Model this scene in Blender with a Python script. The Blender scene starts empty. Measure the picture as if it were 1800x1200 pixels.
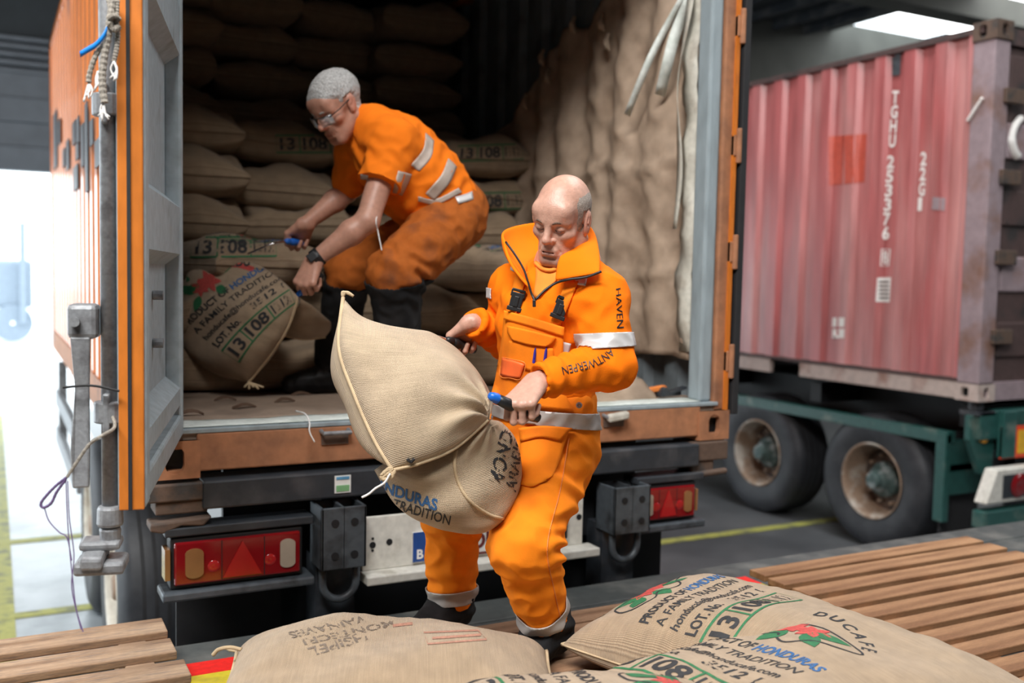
import bpy, bmesh, math, random
import numpy as np
from mathutils import Vector as V, Matrix, noise
from mathutils.bvhtree import BVHTree

SC = bpy.context.scene
COL = SC.collection
R = math.radians
random.seed(4)

# ------------------------------------------------------------------ camera
CAM_YAW, CAM_PITCH, CAM_ROLL, FPX = 0.4817, 0.0674, 0.0206, 1745.93
CAM = np.array([-0.4474, -3.4453, 2.0814])
_fw = np.array([math.sin(CAM_YAW)*math.cos(CAM_PITCH), math.cos(CAM_YAW)*math.cos(CAM_PITCH), -math.sin(CAM_PITCH)])
_r0 = np.array([math.cos(CAM_YAW), -math.sin(CAM_YAW), 0.0]); _u0 = np.cross(_r0, _fw)
RT = math.cos(CAM_ROLL)*_r0 + math.sin(CAM_ROLL)*_u0      # picture right
UP = -math.sin(CAM_ROLL)*_r0 + math.cos(CAM_ROLL)*_u0     # picture up
FW = _fw                                                   # into the picture
cd = bpy.data.cameras.new('camera'); cam = bpy.data.objects.new('camera', cd); COL.objects.link(cam)
cd.sensor_width = 36.0; cd.sensor_fit = 'HORIZONTAL'; cd.lens = FPX/1800*36
cd.clip_start = 0.05; cd.clip_end = 300
m = Matrix.Identity(4)
for i in range(3):
    m[i][0], m[i][1], m[i][2], m[i][3] = RT[i], UP[i], -FW[i], CAM[i]
cam.matrix_world = m
cd.dof.use_dof = True; cd.dof.focus_distance = 2.72; cd.dof.aperture_fstop = 2.0
SC.camera = cam
SC.view_settings.view_transform = 'Standard'; SC.view_settings.look = 'None'
SC.view_settings.gamma = 1.0; SC.view_settings.use_curve_mapping = False
SC.view_settings.exposure = 0.2

# ------------------------------------------------------------------ world (bright overcast day outside) and lights
wd = bpy.data.worlds.new('world'); SC.world = wd; wd.use_nodes = True
bg = wd.node_tree.nodes['Background']; bg.inputs[0].default_value = (0.86, 0.95, 1.0, 1); bg.inputs[1].default_value = 4.0

def area(name, loc, target, sx, sy, power, col=(1, 1, 1)):
    l = bpy.data.lights.new(name, 'AREA'); l.shape = 'RECTANGLE'; l.size = sx; l.size_y = sy
    l.energy = power; l.color = col
    o = bpy.data.objects.new(name, l); COL.objects.link(o); o.location = loc
    d = V(target) - V(loc); o.rotation_euler = d.to_track_quat('-Z', 'Y').to_euler()
    o['kind'] = 'helper'
    return o
# roof lights of the hall, above and behind the dock
area('roof_light', (-2.2, -3.75, 7.0), (-1.1, -2.2, 1.0), 4.6, 1.8, 900, (1.0, 0.985, 0.96))
area('roof_light', (4.3, 0.5, 6.95), (4.3, 1.0, 0.0), 2.2, 6.0, 330, (0.96, 0.98, 1.0))
# daylight through the open gate on the left side of the hall
area('gate_light', (-5.4, 5.5, 2.6), (0.5, 3.6, 1.2), 5.0, 6.0, 260, (0.88, 0.95, 1.0))

# ------------------------------------------------------------------ helpers: picture rays
def ray(x, y):
    return FW + RT*((x-900)/FPX) - UP*((y-600)/FPX)
def at(x, y, d):
    return CAM + ray(x, y)*d
def onplane(x, y, ax, v):
    r = ray(x, y); return CAM + r*((v-CAM[ax])/r[ax])
def cv(a, b, c):                # direction from camera axes (right, up, into)
    v = RT*a + UP*b + FW*c
    return v/np.linalg.norm(v)
def unit(v):
    v = np.array(v, float); return v/np.linalg.norm(v)

# ------------------------------------------------------------------ helpers: objects
def tag(o, label=None, cat=None, group=None, kind=None):
    if label: o['label'] = label
    if cat: o['category'] = cat
    if group: o['group'] = group
    if kind: o['kind'] = kind
    return o
def thing(name, label, cat, loc=(0, 0, 0), group=None, rz=0):
    o = bpy.data.objects.new(name, None); COL.objects.link(o); o.location = loc; o.rotation_euler = (0, 0, rz)
    o.empty_display_size = 0.1
    return tag(o, label, cat, group)
def adopt(o, p, local=False):
    o.parent = p
    if not local and p.type == 'EMPTY':
        o.matrix_parent_inverse = (Matrix.Translation(p.location) @ p.rotation_euler.to_matrix().to_4x4()).inverted()
    elif not local and p.parent is not None and False:
        pass
    return o
def link(name, me, material, parent=None, local=False, smooth=False, bevel=0, solid=0, soff=0, sub=0):
    o = bpy.data.objects.new(name, me); COL.objects.link(o)
    if material is not None:
        for mm in (material if isinstance(material, (list, tuple)) else [material]): me.materials.append(mm)
    if smooth:
        me.polygons.foreach_set('use_smooth', [True]*len(me.polygons))
    if parent is not None: adopt(o, parent, local)
    if solid:
        md = o.modifiers.new('solid', 'SOLIDIFY'); md.thickness = solid; md.offset = soff
    if sub:
        md = o.modifiers.new('sub', 'SUBSURF'); md.levels = sub; md.render_levels = sub
    if bevel:
        md = o.modifiers.new('bevel', 'BEVEL'); md.width = bevel; md.segments = 2; md.limit_method = 'ANGLE'; md.angle_limit = R(40)
    return o
def raw(name, verts, faces, uvs=None):
    me = bpy.data.meshes.new(name)
    me.from_pydata([tuple(v) for v in verts], [], [tuple(f) for f in faces]); me.update()
    if uvs is not None:
        uv = me.uv_layers.new(name='UVMap')
        li = np.zeros(len(me.loops), np.int32); me.loops.foreach_get('vertex_index', li)
        uv.data.foreach_set('uv', np.asarray(uvs, np.float32)[li].ravel())
    return me

class MB:
    def __init__(s): s.v = []; s.f = []
    def add(s, vs, fs):
        n = len(s.v); s.v.extend([tuple(p) for p in vs]); s.f.extend([tuple(i+n for i in q) for q in fs]); return s
    def bx(s, x0, x1, y0, y1, z0, z1):
        return s.add([(x0,y0,z0),(x1,y0,z0),(x1,y1,z0),(x0,y1,z0),(x0,y0,z1),(x1,y0,z1),(x1,y1,z1),(x0,y1,z1)],
                     [(0,3,2,1),(4,5,6,7),(0,1,5,4),(1,2,6,5),(2,3,7,6),(3,0,4,7)])
    def obx(s, c, ax, ay, az, sx, sy, sz):      # oriented box
        c = np.array(c, float); ax, ay, az = unit(ax)*sx/2, unit(ay)*sy/2, unit(az)*sz/2
        p = [c+i*ax+j*ay+k*az for k in (-1,1) for (i,j) in ((-1,-1),(1,-1),(1,1),(-1,1))]
        return s.add(p, [(0,3,2,1),(4,5,6,7),(0,1,5,4),(1,2,6,5),(2,3,7,6),(3,0,4,7)])
    def hexa(s, bot, top):
        return s.add(list(bot)+list(top), [(0,3,2,1),(4,5,6,7),(0,1,5,4),(1,2,6,5),(2,3,7,6),(3,0,4,7)])
    def prism(s, poly, off):
        poly = [np.array(p, float) for p in poly]; n = len(poly); off = np.array(off, float)
        return s.add(poly+[p+off for p in poly], [tuple(range(n))[::-1], tuple(range(n, 2*n))]+[(i,(i+1)%n,n+(i+1)%n,n+i) for i in range(n)])
    def tube(s, pts, r, seg=8, closed=False):
        pts = [np.array(p, float) for p in pts]; n = len(pts)
        rs = r if isinstance(r, (list, tuple)) else [r]*n
        rings = []; up = None
        for i in range(n):
            a = pts[i-1] if (i or closed) else pts[i]; b = pts[(i+1) % n] if (i < n-1 or closed) else pts[i]
            t = unit(b-a)
            if up is None:
                up = np.cross(t, (0.31, 0.2, 0.93)); up = up if np.linalg.norm(up) > 1e-3 else np.cross(t, (1, 0, 0))
            up = unit(up - t*np.dot(up, t)); w = np.cross(t, up)
            rings.append([pts[i]+rs[i]*(math.cos(q)*up+math.sin(q)*w) for q in np.arange(seg)*2*math.pi/seg])
        vs = [p for ring in rings for p in ring]; fs = []
        for i in range(n if closed else n-1):
            j = (i+1) % n
            for k in range(seg): fs.append((i*seg+k, i*seg+(k+1)%seg, j*seg+(k+1)%seg, j*seg+k))
        if not closed: fs += [tuple(range(seg))[::-1], tuple(range((n-1)*seg, n*seg))]
        return s.add(vs, fs)
    def cyl(s, a, b, r, seg=20, r2=None): return s.tube([a, b], [r, r if r2 is None else r2], seg)
    def lathe(s, prof, c, ax, seg=40):          # prof: (distance along ax, radius)
        ax = unit(ax); e = unit(np.cross(ax, (0.0, 0.1, 1.0) if abs(ax[2]) < 0.9 else (1.0, 0, 0))); w = np.cross(ax, e); c = np.array(c, float)
        n = len(prof); vs = [c+ax*h+r*(math.cos(q)*e+math.sin(q)*w) for h, r in prof for q in np.arange(seg)*2*math.pi/seg]
        return s.add(vs, [(i*seg+k, i*seg+(k+1)%seg, (i+1)*seg+(k+1)%seg, (i+1)*seg+k) for i in range(n-1) for k in range(seg)])
    def grid(s, P):
        P = np.array(P, float); a, b = P.shape[:2]
        return s.add(P.reshape(-1, 3), [(i*b+j, (i+1)*b+j, (i+1)*b+j+1, i*b+j+1) for i in range(a-1) for j in range(b-1)])
    def mesh(s, name): return raw(name, s.v, s.f)
    def build(s, name, material, parent=None, **k): return link(name, s.mesh(name), material, parent, **k)

def catmull(pts, n=8, closed=False):
    pts = [np.array(p, float) for p in pts]; out = []; N = len(pts)
    for i in range(N if closed else N-1):
        p1, p2 = pts[i], pts[(i+1) % N]
        p0 = pts[i-1] if (i or closed) else 2*p1-p2; p3 = pts[(i+2) % N] if (i+2 < N or closed) else 2*p2-p1
        for t in np.arange(n)/n:
            out.append(0.5*(2*p1+(p2-p0)*t+(2*p0-5*p1+4*p2-p3)*t*t+(3*p1-p0-3*p2+p3)*t**3))
    if not closed: out.append(pts[-1])
    return out
def resample(pts, n):
    P = np.array(catmull(pts, 10)) if len(pts) > 2 else np.array(pts, float)
    L = np.concatenate([[0], np.cumsum(np.linalg.norm(np.diff(P, axis=0), axis=1))]); t = np.linspace(0, L[-1], n)
    return np.stack([np.interp(t, L, P[:, i]) for i in range(P.shape[1])], 1)

# ------------------------------------------------------------------ helpers: procedural materials
def mat(name, c, rough=0.6, metal=0.0, c2=None, ns=5.0, thr=(0.5, 0.65), bump=0.0, bs=60.0, spec=0.5, coat=0.0, var=0.12, sheen=0.0, emit=0.0, mode=None, wscale=(1, 1, 1), sss=0.0, trans=0.0):
    M = bpy.data.materials.new(name); M.use_nodes = True; nt = M.node_tree; N = nt.nodes; L = nt.links
    B = N['Principled BSDF']; B.inputs['Roughness'].default_value = rough; B.inputs['Metallic'].default_value = metal
    B.inputs['Specular IOR Level'].default_value = spec; B.inputs['Coat Weight'].default_value = coat
    B.inputs['Sheen Weight'].default_value = sheen
    if trans: B.inputs['Transmission Weight'].default_value = trans
    tc = N.new('ShaderNodeTexCoord'); mp = N.new('ShaderNodeMapping'); mp.inputs['Scale'].default_value = wscale
    L.new(tc.outputs['Object'], mp.inputs['Vector'])
    def nz(scale, det=5, src=None):
        n = N.new('ShaderNodeTexNoise'); n.inputs['Scale'].default_value = scale; n.inputs['Detail'].default_value = det
        L.new(src or mp.outputs[0], n.inputs['Vector']); return n.outputs['Fac']
    def ramp(src, a, b):
        r = N.new('ShaderNodeMapRange'); r.inputs[1].default_value = a; r.inputs[2].default_value = b; L.new(src, r.inputs[0]); return r.outputs[0]
    def mix(f, a, b, bt='MIX'):
        x = N.new('ShaderNodeMix'); x.data_type = 'RGBA'; x.blend_type = bt
        for q, i in ((f, 0), (a, 6), (b, 7)):
            if isinstance(q, (int, float)): x.inputs[i].default_value = q
            elif isinstance(q, tuple): x.inputs[i].default_value = (*q[:3], 1)
            else: L.new(q, x.inputs[i])
        return x.outputs[2]
    col = (*c, 1)
    if c2 is not None: col = mix(ramp(nz(ns, 8), *thr), c, c2)
    else: col = mix(0.0, c, c)
    if var:
        v = ramp(nz(ns*4.3, 4), 0.3, 0.7); lo = 1-var
        col = mix(1.0, col, mix(v, (lo, lo, lo), (1+var, 1+var, 1+var)), 'MULTIPLY')
    height = None
    if mode == 'burlap':
        uv = tc.outputs['UV']
        def wave(d, s, dist):
            w = N.new('ShaderNodeTexWave'); w.bands_direction = d; w.inputs['Scale'].default_value = s; w.inputs['Distortion'].default_value = dist
            w.inputs['Detail'].default_value = 2; w.inputs['Detail Scale'].default_value = 0.6; L.new(uv, w.inputs['Vector']); return w.outputs['Fac']
        a, b = wave('X', 104, 1.2), wave('Y', 96, 1.2)
        ml = N.new('ShaderNodeMath'); ml.operation = 'ADD'; L.new(a, ml.inputs[0]); L.new(b, ml.inputs[1])
        height = ml.outputs[0]
        col = mix(ramp(height, 0.2, 1.5), mix(1.0, col, (0.62, 0.56, 0.5), 'MULTIPLY'), col)
        st = N.new('ShaderNodeTexNoise'); st.inputs['Scale'].default_value = 1.0; st.inputs['Detail'].default_value = 3
        m2 = N.new('ShaderNodeMapping'); m2.inputs['Scale'].default_value = (9, 330, 1); L.new(uv, m2.inputs[0]); L.new(m2.outputs[0], st.inputs['Vector'])
        col = mix(ramp(st.outputs['Fac'], 0.35, 0.7), mix(1.0, col, (0.9, 0.89, 0.87), 'MULTIPLY'), mix(1.0, col, (1.08, 1.07, 1.06), 'MULTIPLY'))
    if mode == 'wood':
        g = nz(1.0, 6); col = mix(ramp(g, 0.35, 0.7), mix(1.0, col, (0.5, 0.42, 0.36), 'MULTIPLY'), col)
    if mode == 'skin':
        at_ = N.new('ShaderNodeVertexColor'); at_.layer_name = 'Col'; col = mix(1.0, col, at_.outputs['Color'], 'MULTIPLY')
    if mode == 'cloth':
        w1 = N.new('ShaderNodeTexNoise'); w1.noise_type = 'RIDGED_MULTIFRACTAL'; w1.inputs['Scale'].default_value = 9; w1.inputs['Detail'].default_value = 3; w1.inputs['Distortion'].default_value = 0.6
        L.new(mp.outputs[0], w1.inputs['Vector'])
        m3 = N.new('ShaderNodeMath'); m3.operation = 'MULTIPLY_ADD'; m3.inputs[1].default_value = 0.7; L.new(w1.outputs['Fac'], m3.inputs[0])
        m4 = N.new('ShaderNodeMath'); m4.operation = 'MULTIPLY'; m4.inputs[1].default_value = 0.25; L.new(nz(bs, 3), m4.inputs[0]); L.new(m4.outputs[0], m3.inputs[2]); height = m3.outputs[0]
    L.new(col, B.inputs['Base Color'])
    if sss:
        B.inputs['Subsurface Weight'].default_value = sss; B.inputs['Subsurface Radius'].default_value = (0.012, 0.005, 0.003); B.inputs['Subsurface Scale'].default_value = 0.5
    if bump:
        bn = N.new('ShaderNodeBump'); bn.inputs['Strength'].default_value = bump; bn.inputs['Distance'].default_value = 0.004
        L.new(height if height is not None else nz(bs, 4), bn.inputs['Height']); L.new(bn.outputs[0], B.inputs['Normal'])
    if emit:
        B.inputs['Emission Color'].default_value = (*c, 1); B.inputs['Emission Strength'].default_value = emit
    M.diffuse_color = (*c, 1)
    return M
MT = {}
def mk(n, *a, **k): MT[n] = mat(n, *a, **k)
mk('concrete_floor', (0.075, 0.08, 0.086), 0.42, c2=(0.12, 0.125, 0.13), ns=0.9, thr=(0.4, 0.62), bump=0.15, bs=30)
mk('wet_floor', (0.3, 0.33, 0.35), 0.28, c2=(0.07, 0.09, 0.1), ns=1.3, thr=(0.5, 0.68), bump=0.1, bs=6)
mk('outdoor_ground', (0.6, 0.62, 0.63), 0.7, ns=0.4)
mk('concrete_wall', (0.1, 0.1, 0.088), 0.85, c2=(0.07, 0.07, 0.062), ns=0.5, bump=0.1)
mk('dark_steel', (0.02, 0.024, 0.03), 0.55, c2=(0.06, 0.06, 0.06), ns=3)
mk('grey_cladding', (0.13, 0.145, 0.165), 0.5, ns=1)
mk('hall_wall', (0.06, 0.06, 0.06), 0.85)
mk('roof_underside', (0.03, 0.036, 0.04), 0.7, ns=1)
mk('orange_paint', (0.6, 0.175, 0.022), 0.42, c2=(0.3, 0.095, 0.03), ns=9, thr=(0.62, 0.74), bump=0.05, bs=90, wscale=(1, 1, 0.35))
mk('orange_side', (0.62, 0.19, 0.045), 0.3, coat=0.35, c2=(0.24, 0.085, 0.045), ns=2.2, thr=(0.6, 0.72), wscale=(1, 1, 0.5))
mk('rusty_orange', (0.4, 0.175, 0.085), 0.7, c2=(0.24, 0.11, 0.06), ns=7, thr=(0.45, 0.7), bump=0.2, bs=50)
mk('inner_grey', (0.3, 0.36, 0.39), 0.5, c2=(0.2, 0.23, 0.24), ns=6, thr=(0.55, 0.75), wscale=(1, 1, 0.3))
mk('inner_wall', (0.13, 0.155, 0.17), 0.6, c2=(0.06, 0.07, 0.075), ns=3)
mk('door_grey', (0.36, 0.42, 0.45), 0.5, c2=(0.24, 0.27, 0.27), ns=7, thr=(0.56, 0.76))
mk('galvanised', (0.3, 0.31, 0.325), 0.55, metal=0.45, c2=(0.2, 0.2, 0.21), ns=25, bump=0.2, bs=120)
mk('rubber', (0.018, 0.018, 0.02), 0.7, bump=0.1, bs=40)
mk('tyre', (0.022, 0.024, 0.029), 0.6, c2=(0.05, 0.052, 0.058), ns=5, thr=(0.45, 0.75), bump=0.15, bs=60)
mk('rim_rust', (0.28, 0.19, 0.13), 0.75, c2=(0.48, 0.43, 0.37), ns=6, thr=(0.48, 0.62), bump=0.2)
mk('rim_white', (0.62, 0.58, 0.5), 0.6, c2=(0.3, 0.2, 0.14), ns=6, thr=(0.55, 0.7))
mk('hub_green', (0.06, 0.1, 0.095), 0.6, c2=(0.28, 0.32, 0.32), ns=12)
mk('chassis_dark', (0.028, 0.033, 0.04), 0.5, c2=(0.075, 0.075, 0.08), ns=8, thr=(0.5, 0.75), bump=0.1, bs=70)
mk('chassis_black', (0.008, 0.009, 0.011), 0.6)
mk('bracket_steel', (0.085, 0.1, 0.115), 0.5, metal=0.3, c2=(0.035, 0.038, 0.042), ns=9, bump=0.15)
mk('rust_steel', (0.11, 0.07, 0.05), 0.75, c2=(0.05, 0.045, 0.042), ns=12, bump=0.3)
mk('white_plate', (0.66, 0.64, 0.58), 0.5, c2=(0.4, 0.37, 0.31), ns=8, thr=(0.58, 0.75))
mk('lamp_red', (0.2, 0.006, 0.009), 0.12, coat=0.6, var=0.05)
mk('lamp_bright_red', (0.36, 0.012, 0.014), 0.2, coat=0.5, var=0.05)
mk('lamp_amber', (0.24, 0.115, 0.045), 0.15, coat=0.5, var=0.05)
mk('lamp_clear', (0.36, 0.31, 0.25), 0.15, coat=0.5, var=0.05)
mk('amber_reflector', (0.95, 0.42, 0.02), 0.3, coat=0.5)
mk('plate_blue', (0.02, 0.07, 0.27), 0.4)
mk('plate_white', (0.75, 0.75, 0.73), 0.4)
mk('maroon_ink', (0.14, 0.02, 0.02), 0.5)
mk('sticker_green', (0.2, 0.42, 0.2), 0.5)
mk('sticker_blue', (0.1, 0.3, 0.5), 0.5)
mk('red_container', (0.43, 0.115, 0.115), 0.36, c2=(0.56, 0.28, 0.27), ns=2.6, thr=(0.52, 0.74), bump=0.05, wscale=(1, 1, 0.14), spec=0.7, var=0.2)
mk('red_patch', (0.5, 0.085, 0.055), 0.4)
mk('post_faded', (0.31, 0.24, 0.26), 0.65, c2=(0.22, 0.12, 0.09), ns=4, thr=(0.5, 0.72))
mk('rail_faded', (0.5, 0.41, 0.37), 0.7, c2=(0.33, 0.2, 0.16), ns=4)
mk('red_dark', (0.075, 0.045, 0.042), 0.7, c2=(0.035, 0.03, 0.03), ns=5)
mk('white_paint', (0.82, 0.8, 0.77), 0.5, var=0.04)
mk('green_paint', (0.02, 0.085, 0.075), 0.4, c2=(0.16, 0.2, 0.17), ns=5, thr=(0.56, 0.75))
mk('hazard_yellow', (0.62, 0.5, 0.03), 0.6, c2=(0.35, 0.29, 0.05), ns=9)
mk('plate_yellow', (0.72, 0.42, 0.03), 0.45)
mk('hazard_red', (0.78, 0.02, 0.015), 0.5, c2=(0.45, 0.03, 0.02), ns=12, thr=(0.6, 0.7))
mk('plate_red', (0.8, 0.07, 0.02), 0.4)
mk('dock_steel', (0.06, 0.067, 0.066), 0.6, c2=(0.13, 0.13, 0.12), ns=6, thr=(0.48, 0.68), bump=0.15, bs=30)
mk('line_yellow', (0.42, 0.42, 0.1), 0.6, c2=(0.2, 0.21, 0.1), ns=7)
mk('pallet_wood', (0.4, 0.235, 0.135), 0.75, mode='wood', ns=6, bump=0.25, bs=70, wscale=(2.5, 26, 26), var=0.2)
mk('pallet_wood_warm', (0.4, 0.215, 0.105), 0.75, mode='wood', ns=6, bump=0.25, bs=70, wscale=(2.5, 26, 26), var=0.2)
mk('pallet_wood_pale', (0.5, 0.34, 0.22), 0.75, mode='wood', c2=(0.27, 0.2, 0.16), ns=5, thr=(0.5, 0.7), bump=0.3, bs=70, wscale=(2.5, 26, 26), var=0.2)
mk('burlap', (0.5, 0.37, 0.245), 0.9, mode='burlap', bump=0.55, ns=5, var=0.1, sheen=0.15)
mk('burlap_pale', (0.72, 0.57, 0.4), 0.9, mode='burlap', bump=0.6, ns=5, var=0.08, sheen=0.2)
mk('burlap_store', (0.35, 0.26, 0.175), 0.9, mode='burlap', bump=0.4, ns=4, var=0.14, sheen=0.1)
mk('jute_thread', (0.56, 0.42, 0.26), 0.9, bump=0.3, bs=150)
mk('thread_white', (0.78, 0.76, 0.74), 0.8)
mk('ink_black', (0.028, 0.028, 0.03), 0.75, var=0.25, ns=30)
mk('ink_grey', (0.17, 0.13, 0.1), 0.8, var=0.25, ns=30)
mk('ink_green', (0.025, 0.15, 0.06), 0.75, var=0.25, ns=30)
mk('ink_blue', (0.03, 0.11, 0.27), 0.75, var=0.25, ns=30)
mk('ink_red', (0.5, 0.07, 0.06), 0.75, var=0.25, ns=30)
mk('ink_faded_red', (0.4, 0.2, 0.14), 0.8, var=0.25, ns=30)
mk('kraft_paper', (0.4, 0.295, 0.215), 0.6, c2=(0.31, 0.22, 0.155), ns=4, bump=0.15, bs=25)
mk('kraft_sheet', (0.4, 0.3, 0.215), 0.8, c2=(0.3, 0.22, 0.16), ns=5, bump=0.15, bs=25)
mk('white_tape', (0.55, 0.53, 0.46), 0.6, c2=(0.4, 0.36, 0.3), ns=9)
mk('white_strip', (0.66, 0.7, 0.66), 0.6, c2=(0.5, 0.55, 0.5), ns=9)
mk('plywood', (0.3, 0.22, 0.165), 0.8, c2=(0.2, 0.145, 0.11), ns=3)
mk('leaf_dark', (0.09, 0.05, 0.03), 0.8)
mk('jacket_orange', (0.93, 0.19, 0.003), 0.88, mode='cloth', bump=0.5, bs=300, var=0.05, ns=4, spec=0.15)
mk('bib_orange', (0.95, 0.25, 0.012), 0.85, mode='cloth', bump=0.55, bs=350, c2=(0.78, 0.18, 0.015), ns=5, thr=(0.55, 0.8), var=0.06, spec=0.15)
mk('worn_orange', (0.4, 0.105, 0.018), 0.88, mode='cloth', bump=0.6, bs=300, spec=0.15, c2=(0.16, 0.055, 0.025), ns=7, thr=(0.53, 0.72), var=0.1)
mk('shirt_orange', (0.9, 0.2, 0.01), 0.88, mode='cloth', bump=0.4, bs=400, var=0.05, ns=4, spec=0.15)
mk('undershirt', (0.85, 0.27, 0.03), 0.85, bump=0.1, bs=300)
mk('reflective', (0.62, 0.6, 0.59), 0.38, metal=0.25, bump=0.06, bs=400, var=0.05)
mk('reflective_grey', (0.43, 0.4, 0.375), 0.45, metal=0.2, bump=0.06, bs=400, var=0.08)
mk('reflective_dirty', (0.5, 0.41, 0.35), 0.5, metal=0.15, c2=(0.4, 0.3, 0.23), ns=10, var=0.08)
mk('black_cloth', (0.011, 0.011, 0.012), 0.9, mode='cloth', bump=0.6, bs=250, spec=0.25, c2=(0.022, 0.021, 0.022), ns=8)
mk('boot_black', (0.012, 0.012, 0.014), 0.45, bump=0.1, bs=120)
mk('zip_black', (0.01, 0.01, 0.011), 0.45)
mk('skin', (0.56, 0.315, 0.235), 0.42, mode='skin', bump=0.22, bs=230, var=0.1, ns=16, sss=0.08)
mk('skin_tan', (0.5, 0.255, 0.18), 0.45, mode='skin', bump=0.12, bs=260, var=0.1, ns=14, sss=0.1)
mk('grey_stubble', (0.36, 0.3, 0.26), 0.85, bump=0.5, bs=420, var=0.3, ns=60)
mk('grey_hair', (0.42, 0.41, 0.4), 0.65, bump=0.8, bs=150, var=0.35, ns=35)
mk('brow', (0.17, 0.105, 0.075), 0.8, bump=0.5, bs=300)
mk('eye_white', (0.7, 0.66, 0.62), 0.2)
mk('lash', (0.06, 0.035, 0.03), 0.7)
mk('clear_plastic', (0.9, 0.92, 0.93), 0.08, trans=0.75, var=0)
mk('handle_black', (0.012, 0.012, 0.013), 0.38, bump=0.1, bs=150)
mk('handle_blue', (0.01, 0.13, 0.55), 0.35)
mk('chrome', (0.7, 0.7, 0.72), 0.2, metal=1.0)
mk('pen_blue', (0.03, 0.03, 0.3), 0.3)
mk('badge_orange', (0.95, 0.16, 0.035), 0.5)
mk('rope_grey', (0.3, 0.27, 0.23), 0.9, bump=0.6, bs=200, var=0.35, ns=60)
mk('ribbon_blue', (0.01, 0.23, 0.75), 0.35)
mk('cord_purple', (0.13, 0.08, 0.19), 0.85, var=0.3, ns=60)
mk('strap_orange', (0.75, 0.22, 0.04), 0.6)
mk('glass_white', (0.95, 0.98, 1.0), 0.3, emit=5.0, var=0)
mk('truck_pale', (0.25, 0.3, 0.36), 0.5)
# ------------------------------------------------------------------ the hall
ZB = 1.374                      # underside of the orange container
DOCK = 0.85                     # top of the loading dock
PAL = 0.97                      # top of the pallets
def struct(name, mb, m_, **k):
    o = mb.build(name, m_, **k); o['kind'] = 'structure'; return o
struct('floor', MB().bx(-9, 24, -14, 11.9, -0.2, 0.0), MT['concrete_floor'])
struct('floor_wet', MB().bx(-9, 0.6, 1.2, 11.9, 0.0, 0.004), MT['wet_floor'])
struct('ground_outside', MB().bx(-60, 60, 12.2, 90, -0.25, -0.02), MT['outdoor_ground'])
GATE = 3.36
w = MB(); w.bx(3.2, 24, 12, 12.3, 0, 7.4); struct('wall_back', w, MT['concrete_wall'])
struct('wall_over_gate', MB().bx(-9, 3.2, 12, 12.3, 5.2, 7.4), MT['roof_underside'])
w = MB()                                            # rolled sheet gate above the opening
for i in range(4): w.bx(-9, 3.2, 11.86 + 0.04*(i % 2), 12.1, GATE+i*0.33, GATE+(i+1)*0.33)
w.bx(-9, 3.2, 12.02, 12.1, GATE+1.3, 5.3)
for i in range(5):
    z = GATE+1.32+i*0.11; w.bx(-9, 3.2, 11.9, 12.1, z, z+0.06)
struct('door_1', w, MT['grey_cladding'], bevel=0.01)
struct('wall_right', MB().bx(24, 24.3, -14, 12.3, 0, 7.4), MT['hall_wall'])
struct('wall_front', MB().bx(-9, 24, -14.3, -14, 0, 7.4), MT['hall_wall'])
w = MB(); w.bx(-9.3, -9, -14, 2.0, 0, 7.4); w.bx(-9.3, -9, 2.0, 12, 4.6, 7.4)
struct('wall_left', w, MT['hall_wall'])
# ceiling with one long roof light to the right
sk = [onplane(x, y, 2, 7.2) for x, y in ((1485, 72), (1665, 6), (1900, 55), (1900, 150))]
x0, x1 = 14.9, 17.6
w = MB(); w.bx(-9.3, x0, -14.3, 12.3, 7.2, 7.4); w.bx(x1, 24.3, -14.3, 12.3, 7.2, 7.4)
struct('ceiling', w, MT['roof_underside'])
struct('window_1', MB().bx(x0, x1, -14.3, 11.0, 7.25, 7.3), MT['glass_white'])
w = MB(); w.bx(4, 24, 8.6, 9.1, 6.75, 7.2)
struct('beam', w, MT['concrete_wall'])
w = MB()
for i in range(8): w.bx(8.5+i*0.8, 8.6+i*0.8, -14, 12, 7.02, 7.2)
struct('trim_1', w, MT['dark_steel'])
# yellow lines painted on the floor
struct('trim_2', MB().bx(3.4, 9.5, 2.77, 2.87, 0.001, 0.006), MT['line_yellow'])
w = MB(); w.bx(-0.52, -0.36, 1.5, 11.8, 0.004, 0.008); w.bx(-3, 0.6, 2.95, 3.05, 0.004, 0.009); w.bx(-3, 0.6, 4.7, 4.82, 0.004, 0.009)
struct('trim_3', w, MT['line_yellow'])

# ------------------------------------------------------------------ the loading dock
dock = thing('loading_dock', 'raised dark steel loading dock with red and yellow edge under the pallets', 'loading dock', (1, -1, 0))
MB().bx(-2.6, 4.6, -4.2, -0.34, 0.0, DOCK-0.01).build('deck', MT['dock_steel'], dock)
MB().bx(-2.6, 4.6, -0.34, -0.13, 0.55, DOCK-0.004).build('lip_plate', MT['dock_steel'], dock, bevel=0.006)
for xa, xb in ((-2.6, 0.5), (1.95, 2.3)):
    MB().bx(xa, xb, -0.42, -0.32, DOCK-0.01, DOCK+0.004).build('red_stripe', MT['hazard_red'], dock)
    MB().bx(xa, xb, -0.85, -0.42, DOCK-0.01, DOCK+0.003).build('yellow_stripe', MT['hazard_yellow'], dock)

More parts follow.
